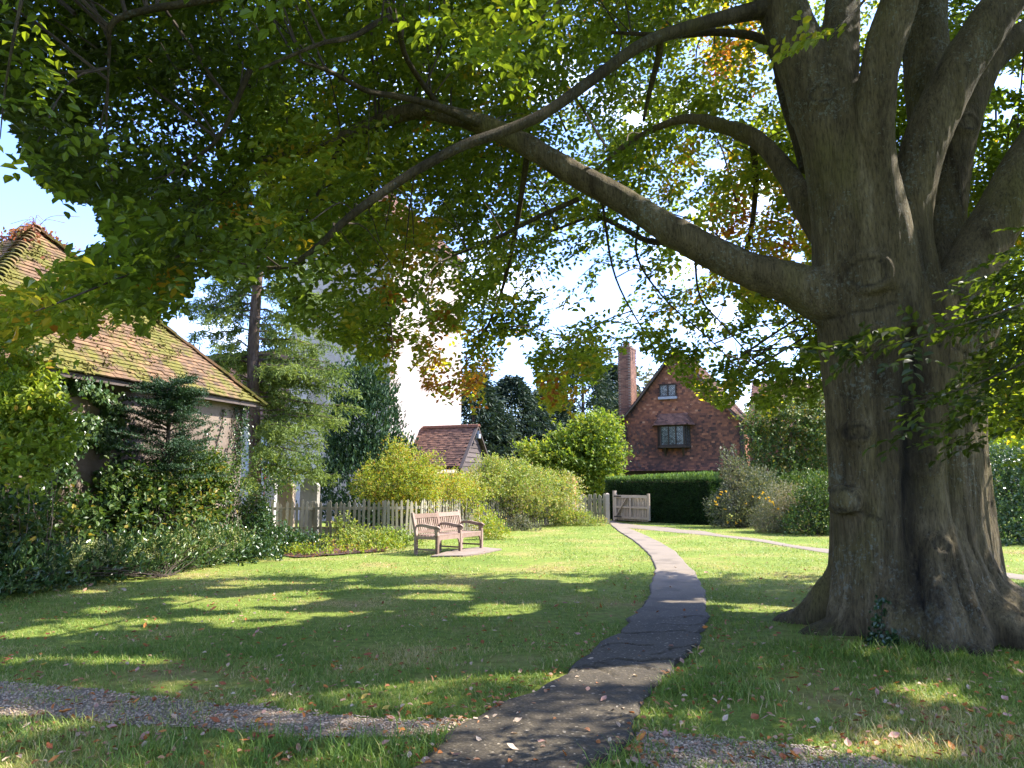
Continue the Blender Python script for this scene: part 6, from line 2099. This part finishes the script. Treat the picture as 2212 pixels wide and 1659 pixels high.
shrub('hazel_shrub', 'mid green shrub with reddish leaf tips leaning on the shed plaster', 'shrub', b,
      [strip_b(4.8, .75, 1.85, .55, .45, .28), strip_b(5.3, .6, 1.6, .45, .35, .35), strip_b(4.2, .8, 1.75, .4, .35, .22)],
      4800, .085, .05, m_shrub, .62, .45, 'foliage', 30, .007, shape='beech', lump=.6, shell=.25, lscale=2.4, flat=.4, seed=54)
b = wallpt(2.6, 1.9, 0)
t = shrub('spurge_bed', 'bank of low pale flowered spurge along the lawn edge before the brambles', 'plant', b,
      [strip_b(s, 1.55 + .1 * math.sin(s * 3), .28, .55, .38, .34) for s in np.arange(-.6, 5.4, .6)],
      7500, .10, .04, m_ivy, .6, .45, 'foliage', 40, .006, shape='beech', lump=.4, shell=.2, seed=55, up=.7)
Pf, out, q = blobs_points([strip_b(s, 1.5, .46, .5, .36, .24) for s in np.arange(.6, 5.2, .5)], 900, .7, .4, 2, 4, .25)
Pf = np.repeat(Pf, 9, 0) + rng.normal(size=(len(Pf) * 9, 3)) * .028
leaf_obj('flower_heads', m_pale_fl, t, Pf, rand_unit(len(Pf)) + np.array([0, 0, .5]), rand_unit(len(Pf)) + np.array([0, 0, 1]), .03, .026, rng.random(len(Pf)))['kind'] = 'stuff'
# arching shrub at the shed corner
b = wallpt(6.9, 1.1, 0)
t = thing('corner_shrub', tuple(b), 'arching thin stemmed shrub leaning out from the shed corner over the fence', 'shrub')
mb = MB(); P = []
for pts in ([(505, 1195), (525, 1130), (548, 1075), (600, 1022), (655, 985)], [(498, 1195), (512, 1110), (530, 1050), (562, 990)], [(510, 1195), (540, 1110), (575, 1055), (630, 1030)], [(490, 1190), (498, 1100), (505, 1030), (520, 985)], [(515, 1195), (530, 1120), (570, 1075), (615, 1050)], [(500, 1195), (480, 1120), (475, 1060)]):
    a = spline([V(x, y, 17.0) for x, y in pts], 8)
    mb.tube(a, np.linspace(.016, .004, len(a)), 5)
    for k in range(8, len(a)):
        for j in range(13):
            P.append(a[k] + rng.normal(size=3) * np.array([.13, .13, .11]))
mb.build('stems', m_stem, t)
P = np.array(P)
leaf_obj('leaves', m_shrub, t, P, rand_unit(len(P)) + np.array([0, 0, -.2]), rand_unit(len(P)) + np.array([0, 0, .7]), rng.uniform(.05, .09, len(P)), .04, np.clip(.5 + rng.normal(size=len(P)) * .2, 0, 1), 'beech')['kind'] = 'stuff'
b = G(540, 1205)
shrub('ivy_mound', 'mound of dark ground ivy at the shed corner where the fence begins', 'ivy', b,
      [(-5.55, 16.4, .12, .45, .6, .25), (-5.7, 16.9, .45, .35, .5, .5), (-5.35, 17.3, .25, .45, .5, .35), (-5.25, 15.7, .06, .5, .6, .14), (-5.0, 17.9, .12, .6, .5, .2), (-5.95, 17.4, .8, .3, .4, .5)],
      7000, .065, .05, m_ivy, .40, .4, 'leaves', 10, .006, shape='beech', lump=.5, shell=.3, seed=57)
b = G(640, 1200)
shrub('ground_ivy', 'patchy low leaves creeping round the bare mulch before the fence', 'plant', b,
      [(-4.9, 17.0, .03, .4, .35, .12), (-4.4, 16.7, .02, .5, .3, .10), (-4.0, 18.6, .05, .35, .3, .2), (-3.2, 18.9, .08, .4, .35, .25), (-4.6, 18.3, .04, .3, .3, .16), (-3.5, 17.5, .02, .6, .3, .10), (-2.9, 18.0, .04, .35, .3, .16)],
      4200, .06, .042, m_bright, .38, .5, 'leaves', 8, .005, lump=.5, shell=.2, seed=58)

# ivy at the foot of the beech
t = thing('trunk_ivy', tuple(G(1885, 1405)), 'small dark ivy creeping up the foot of the great beech trunk', 'ivy')
pos, mbx = [], MB()
tp = proj(co2)
def on_bark(x, y):
    k = np.nonzero((np.abs(tp[:, 0] - x) < 14) & (np.abs(tp[:, 1] - y) < 14) & (co2[:, 1] > 5))[0]
    return co2[k[np.argmin(co2[k, 1])]] + np.array([0, -.02, 0]) if len(k) else V(x, y, 7.2)
for pts in ([(1880, 1405), (1884, 1370), (1888, 1330), (1896, 1285)], [(1876, 1405), (1876, 1385), (1868, 1362)], [(1886, 1400), (1905, 1380), (1925, 1366)]):
    a = spline([on_bark(x, y) for x, y in pts], 8)
    mbx.tube(a, .006, 4)
    for c_ in a:
        for j in range(7):
            pos.append(c_ + rng.normal(size=3) * np.array([.035, .015, .035]))
mbx.build('stems', m_twig, t)
pos = np.array(pos); n_i = len(pos)
leaf_obj('leaves', m_ivy, t, pos, rand_unit(n_i) + np.array([0, 0, -.5]), np.array([0, -1, .3]) + rand_unit(n_i) * .6, rng.uniform(.03, .06, n_i), .042, np.clip(.05 + rng.normal(size=n_i) * .08, 0, 1), 'beech')['kind'] = 'stuff'

# ================================================================== grass
FOOT = [np.array([SH_N[:2], SH_F[:2], (SH_F - SH_O * 6)[:2], (SH_N - SH_O * 6)[:2]])]
def grass(name, n, y0, y1, hmin, hmax, wd, keepfn=None, hue_add=0.0):
    X = []
    got = 0
    while got < n:
        m = n * 2
        y = y0 + (y1 - y0) * rng.random(m) ** 0.9
        half = y * .72 + .4
        x = (rng.random(m) * 2 - 1) * half
        q = np.stack([x, y], 1)
        wob = (fbm(np.stack([x * 5, y * 5, 0 * x], 1), 3, 5) - .5) * .34
        k = ~in_poly(x + wob * .6, y + wob * .4, path_poly) & ~in_poly(x, y + wob * .5, branch_poly)
        wb = np.stack([x * 2.2, y * 2.2, 0 * x], 1)
        gx1, gy1 = x + (fbm(wb, 3, 21) - .5) * .24, y + (fbm(wb, 3, 22) - .5) * .24
        ing = in_poly(gx1, gy1, grav_l) | in_poly(gx1, gy1, grav_r)
        k &= ~ing | (fbm(np.stack([x * 2.6, y * 2.6, 0 * x], 1), 3, 44) > .47 + .12 * rng.random(m))
        k &= ~in_poly(x, y, soil_bed) & ~in_poly(x, y, [p[:2] for p in slab_poly])
        k &= ~in_poly(x, y, FOOT[0])
        k &= (((x - TREE[0]) / .95) ** 2 + ((y - TREE[1]) / .85) ** 2) > 1
        bare = fbm(np.stack([x * 1.3, y * 1.3, 0 * x], 1), 3, 47)
        k &= rng.random(m) < np.clip((bare - .26) * 4.5, .10, 1)
        if keepfn is not None: k &= keepfn(x, y)
        X.append(q[k]); got += k.sum()
    q = np.concatenate(X)[:n]
    x, y = q[:, 0], q[:, 1]
    lush = fbm(np.stack([x * .8, y * .8, 0 * x], 1), 3, 48)
    L = (hmin + (hmax - hmin) * rng.random(n) ** 1.6) * (.55 + .9 * lush)
    a = rng.random(n) * 6.28
    ben = rng.uniform(.15, 1.0, n)
    D = norm(np.stack([np.cos(a) * ben, np.sin(a) * ben, np.full(n, .8)], 1))
    P = np.stack([x, y, ground_z(x, y) - .004], 1)
    hue = np.clip(.40 + (lush - .5) * -.7 + rng.normal(size=n) * .16 + (rng.random(n) < .12) * .45 + np.clip((fbm(np.stack([x * 1.1, y * 1.1, 0 * x], 1), 3, 49) - .55) * 2, 0, .4) + hue_add, 0, 1)
    # blade: two joined pieces, the tip bending over
    s = norm(np.cross(D, (0, 0, 1))) * (wd * rng.uniform(.7, 1.3, n))[:, None] * .5
    mid = P + D * (L * .55)[:, None]
    tip = mid + norm(D + np.stack([np.cos(a), np.sin(a), -.3 + 0 * a], 1) * .55) * (L * .5)[:, None]
    v = np.stack([P - s, P + s, mid + s * .8, mid - s * .8, tip], 1)
    f4 = np.arange(n)[:, None] * 5 + np.array([[0, 1, 2, 3]])
    f3 = np.arange(n)[:, None] * 5 + np.array([[3, 2, 4]])
    if y0 < 7:
        me_ = mesh_np(name, v.reshape(-1, 3), [f4, f3], m_grass, np.repeat(hue, 5))
    else:
        me_ = mesh_np(name, v[:, [0, 1, 4]].reshape(-1, 3), np.arange(n * 3).reshape(-1, 3), m_grass, np.repeat(hue, 3))
    o = link(name, me_)
    return tag(o, kind='stuff')
m_grass = mat_leaf('grass_blade', [(0.0, (0.085, 0.155, 0.022)), (0.4, (0.155, 0.240, 0.046)), (0.65, (0.235, 0.295, 0.072)), (0.85, (0.40, 0.34, 0.13)), (1.0, (0.48, 0.38, 0.21))], .35, .5, .25, (1.2, 1.2, .6))
grass('grass', 105000, 3.3, 7.5, .025, .075, .0055)
grass('grass', 90000, 7.5, 13.5, .025, .065, .009)
grass('grass', 60000, 13.5, 34, .03, .065, .018, lambda x, y: (x > -6.5) & (x < 17))
# longer tufts at the roots, the near corners and the path edges
tuft = np.array([G(1960, 1425)[:2], G(1900, 1440)[:2], G(1830, 1430)[:2], G(2010, 1440)[:2], G(1760, 1400)[:2], G(950, 1640)[:2], G(780, 1640)[:2], G(560, 1630)[:2], G(300, 1640)[:2], G(1700, 1520)[:2], G(1800, 1560)[:2], G(1500, 1500)[:2], G(2100, 1600)[:2], G(1290, 1640)[:2], G(1560, 1450)[:2], G(120, 1600)[:2]])
def nearest(x, y, r=.30):
    d = np.min(np.hypot(x[:, None] - tuft[:, 0], y[:, None] - tuft[:, 1]), 1)
    return rng.random(len(x)) < np.exp(-(d / r) ** 2)
grass('long_grass', 6500, 3.6, 8.0, .06, .17, .006, nearest, -.12)

# ================================================================== fallen leaves
m_fallen = {}
for nm, c0_, c1_ in (('orange', (.30, .10, .02), (.46, .19, .04)), ('russet', (.17, .05, .02), (.28, .09, .035)), ('pinkish brown', (.28, .15, .11), (.42, .25, .19)), ('yellow', (.36, .25, .04), (.5, .36, .08)), ('pale tan', (.33, .24, .16), (.5, .4, .3))):
    m_fallen[nm] = mat_rough('fallen_' + nm.replace(' ', '_'), [(.3, c0_), (.7, c1_)], 30, .7, 60, .3, .003)
def fallen_mesh(mat, cu):
    L, W = rng.uniform(.062, .10), rng.uniform(.036, .056)
    u = np.linspace(0, 1, 6)
    wv = W * np.array([.06, .62, .98, .86, .45, .02]) * .5
    v = []
    for q, w_ in zip(u, wv):
        zc = cu * L * .5 * (q - .45) ** 2 * 2
        v += [[(q - .5) * L, -w_, zc + w_ * cu], [(q - .5) * L, 0, zc + .001], [(q - .5) * L, w_, zc + w_ * cu * rng.uniform(.4, 1.4)]]
    f = []
    for i in range(5):
        for j in range(2):
            a = i * 3 + j
            f.append([a, a + 3, a + 4, a + 1])
    v = np.array(v); v[:, 2] -= v[:, 2].min()
    return mesh_np('fallen_leaf', v, np.array(f), mat)
FORMS = {'flat': .08, 'curled': .38, 'tightly curled': .7}
FM = {(k, fo): [fallen_mesh(m, cu * rng.uniform(.8, 1.2)) for _ in range(3)] for k, m in m_fallen.items() for fo, cu in FORMS.items()}
names = list(m_fallen)
def zone(x, y):
    if in_poly(np.array([x]), np.array([y]), path_poly)[0]:
        return ('on the near asphalt path' if y < 7.5 else 'on the path beyond the cracked patch'), 'fallen leaves on the path', .035
    if in_poly(np.array([x]), np.array([y]), grav_l)[0]: return 'on the gravel strip left of the path', 'fallen leaves on the left gravel', .03
    if in_poly(np.array([x]), np.array([y]), grav_r)[0]: return 'on the gravel below the beech', 'fallen leaves on the right gravel', .03
    px = proj(np.array([x, y, 0]))[0]
    pl = np.interp(y, [G(*p)[1] for p in PATH_L], [G(*p)[0] for p in PATH_L])
    if x > pl: return ('in the rough grass round the beech roots' if y < 9 else 'on the sunlit lawn right of the path'), 'fallen leaves right of the path', .03
    if y < 5.0: return 'in the lush grass at the very front', 'fallen leaves in the front grass', .04
    if y < 9: return 'on the shaded lawn behind the gravel strip', 'fallen leaves on the shaded lawn', .03
    return 'on the lawn between gravel and bench', 'fallen leaves on the middle lawn', .03
cnt = 0
pts = []
for i in range(4000):
    if cnt >= 290: break
    py = 1660 - (1660 - 1225) * rng.random() ** 1.0
    px_ = rng.uniform(0, 2212)
    p = G(px_, py)
    x, y = p[0], p[1]
    if y > 17: continue
    if math.hypot((x - TREE[0]) / 1.0, (y - TREE[1]) / .9) < 1.15: continue
    if in_poly(np.array([x]), np.array([y]), FOOT[0])[0] or in_poly(np.array([x]), np.array([y]), [p_[:2] for p_ in slab_poly])[0]: continue
    wl_, gr_, zz = zone(x, y)
    if 'asphalt' in wl_ or 'cracked' in wl_:
        if rng.random() < .35: continue
    k = names[rng.choice(5, p=[.34, .24, .22, .07, .13])]
    if 'path' in gr_ and 'right' not in gr_ : k = names[rng.choice(5, p=[.15, .2, .4, .0, .25])]
    fo = random.choice(list(FORMS))
    o = bpy.data.objects.new('fallen_leaf', random.choice(FM[(k, fo)]))
    COL.objects.link(o)
    o.location = (x, y, float(ground_z(np.array([x]), np.array([y]))[0]) + zz)
    o.rotation_euler = (rng.normal() * .35, rng.normal() * .35, rng.random() * 6.28)
    s = rng.uniform(.65, 1.0) * (1.15 if y > 8 else 1.0)
    o.scale = (s, s, s)
    pos_ = '' if 'path' in gr_ and 'right' not in gr_ else (', far left', ', left', ', middle', ', far right')[int(np.clip(px_ / 553, 0, 3))]
    tag(o, '%s %s leaf %s%s' % (fo, k, wl_, pos_), 'fallen leaf', '%s %s %s%s' % (fo, k, gr_, pos_))
    cnt += 1
# the rest of the litter, too small and many to pick apart
m = 2300
lx, ly = [], []
py = 1659 - (1659 - 1150) * rng.random(m * 2); px_ = rng.uniform(0, 2212, m * 2)
gp_ = np.array([G(a, b) for a, b in zip(px_, py)])
edge = np.min(np.linalg.norm(gp_[:, None, :2] - np.array([G(*p)[:2] for p in PATH_L + PATH_R])[None], axis=2), 1)
k = (~in_poly(gp_[:, 0], gp_[:, 1], FOOT[0])) & ((edge < .35) | (rng.random(m * 2) < .45)) & (gp_[:, 1] < 24) & (np.hypot(gp_[:, 0] - TREE[0], gp_[:, 1] - TREE[1]) > 1.0)
k &= ~in_poly(gp_[:, 0], gp_[:, 1], path_poly) | (edge < .12) | (rng.random(m * 2) < .2)
gp_ = gp_[k][:m]
m = len(gp_)
gp_[:, 2] = ground_z(gp_[:, 0], gp_[:, 1]) + .03
m_litter = mat_leaf('litter', [(0, (.14, .05, .02)), (.35, (.30, .11, .03)), (.7, (.34, .2, .13)), (1, (.46, .36, .25))], .15, .7, .2)
o = leaf_obj('leaf_litter', m_litter, None, gp_, norm(rand_unit(m) * np.array([1, 1, .3])), rand_unit(m) * .5 + np.array([0, 0, 1]), rng.uniform(.03, .06, m), .03, rng.random(m), 'beech')
tag(o, kind='stuff')
# crumbs and twigs in the mulch
m = 900
q = rand_in(soil_bed, m)
P = np.stack([q[:, 0], q[:, 1], np.full(m, .04)], 1)
o = leaf_obj('mulch_chips', m_litter, None, P, norm(rand_unit(m) * np.array([1, 1, .4])), rand_unit(m) + np.array([0, 0, .5]), rng.uniform(.04, .10, m), .02, rng.random(m) * .5)
tag(o, kind='stuff')
tris = sum(sum(len(p.vertices) - 2 for p in ob.data.polygons) if len(ob.data.polygons) < 50 else len(ob.data.loops) - 2 * len(ob.data.polygons) for ob in SC.objects if ob.type == 'MESH')
print('TRISCOUNT', tris, 'OBJECTS', len(SC.objects))
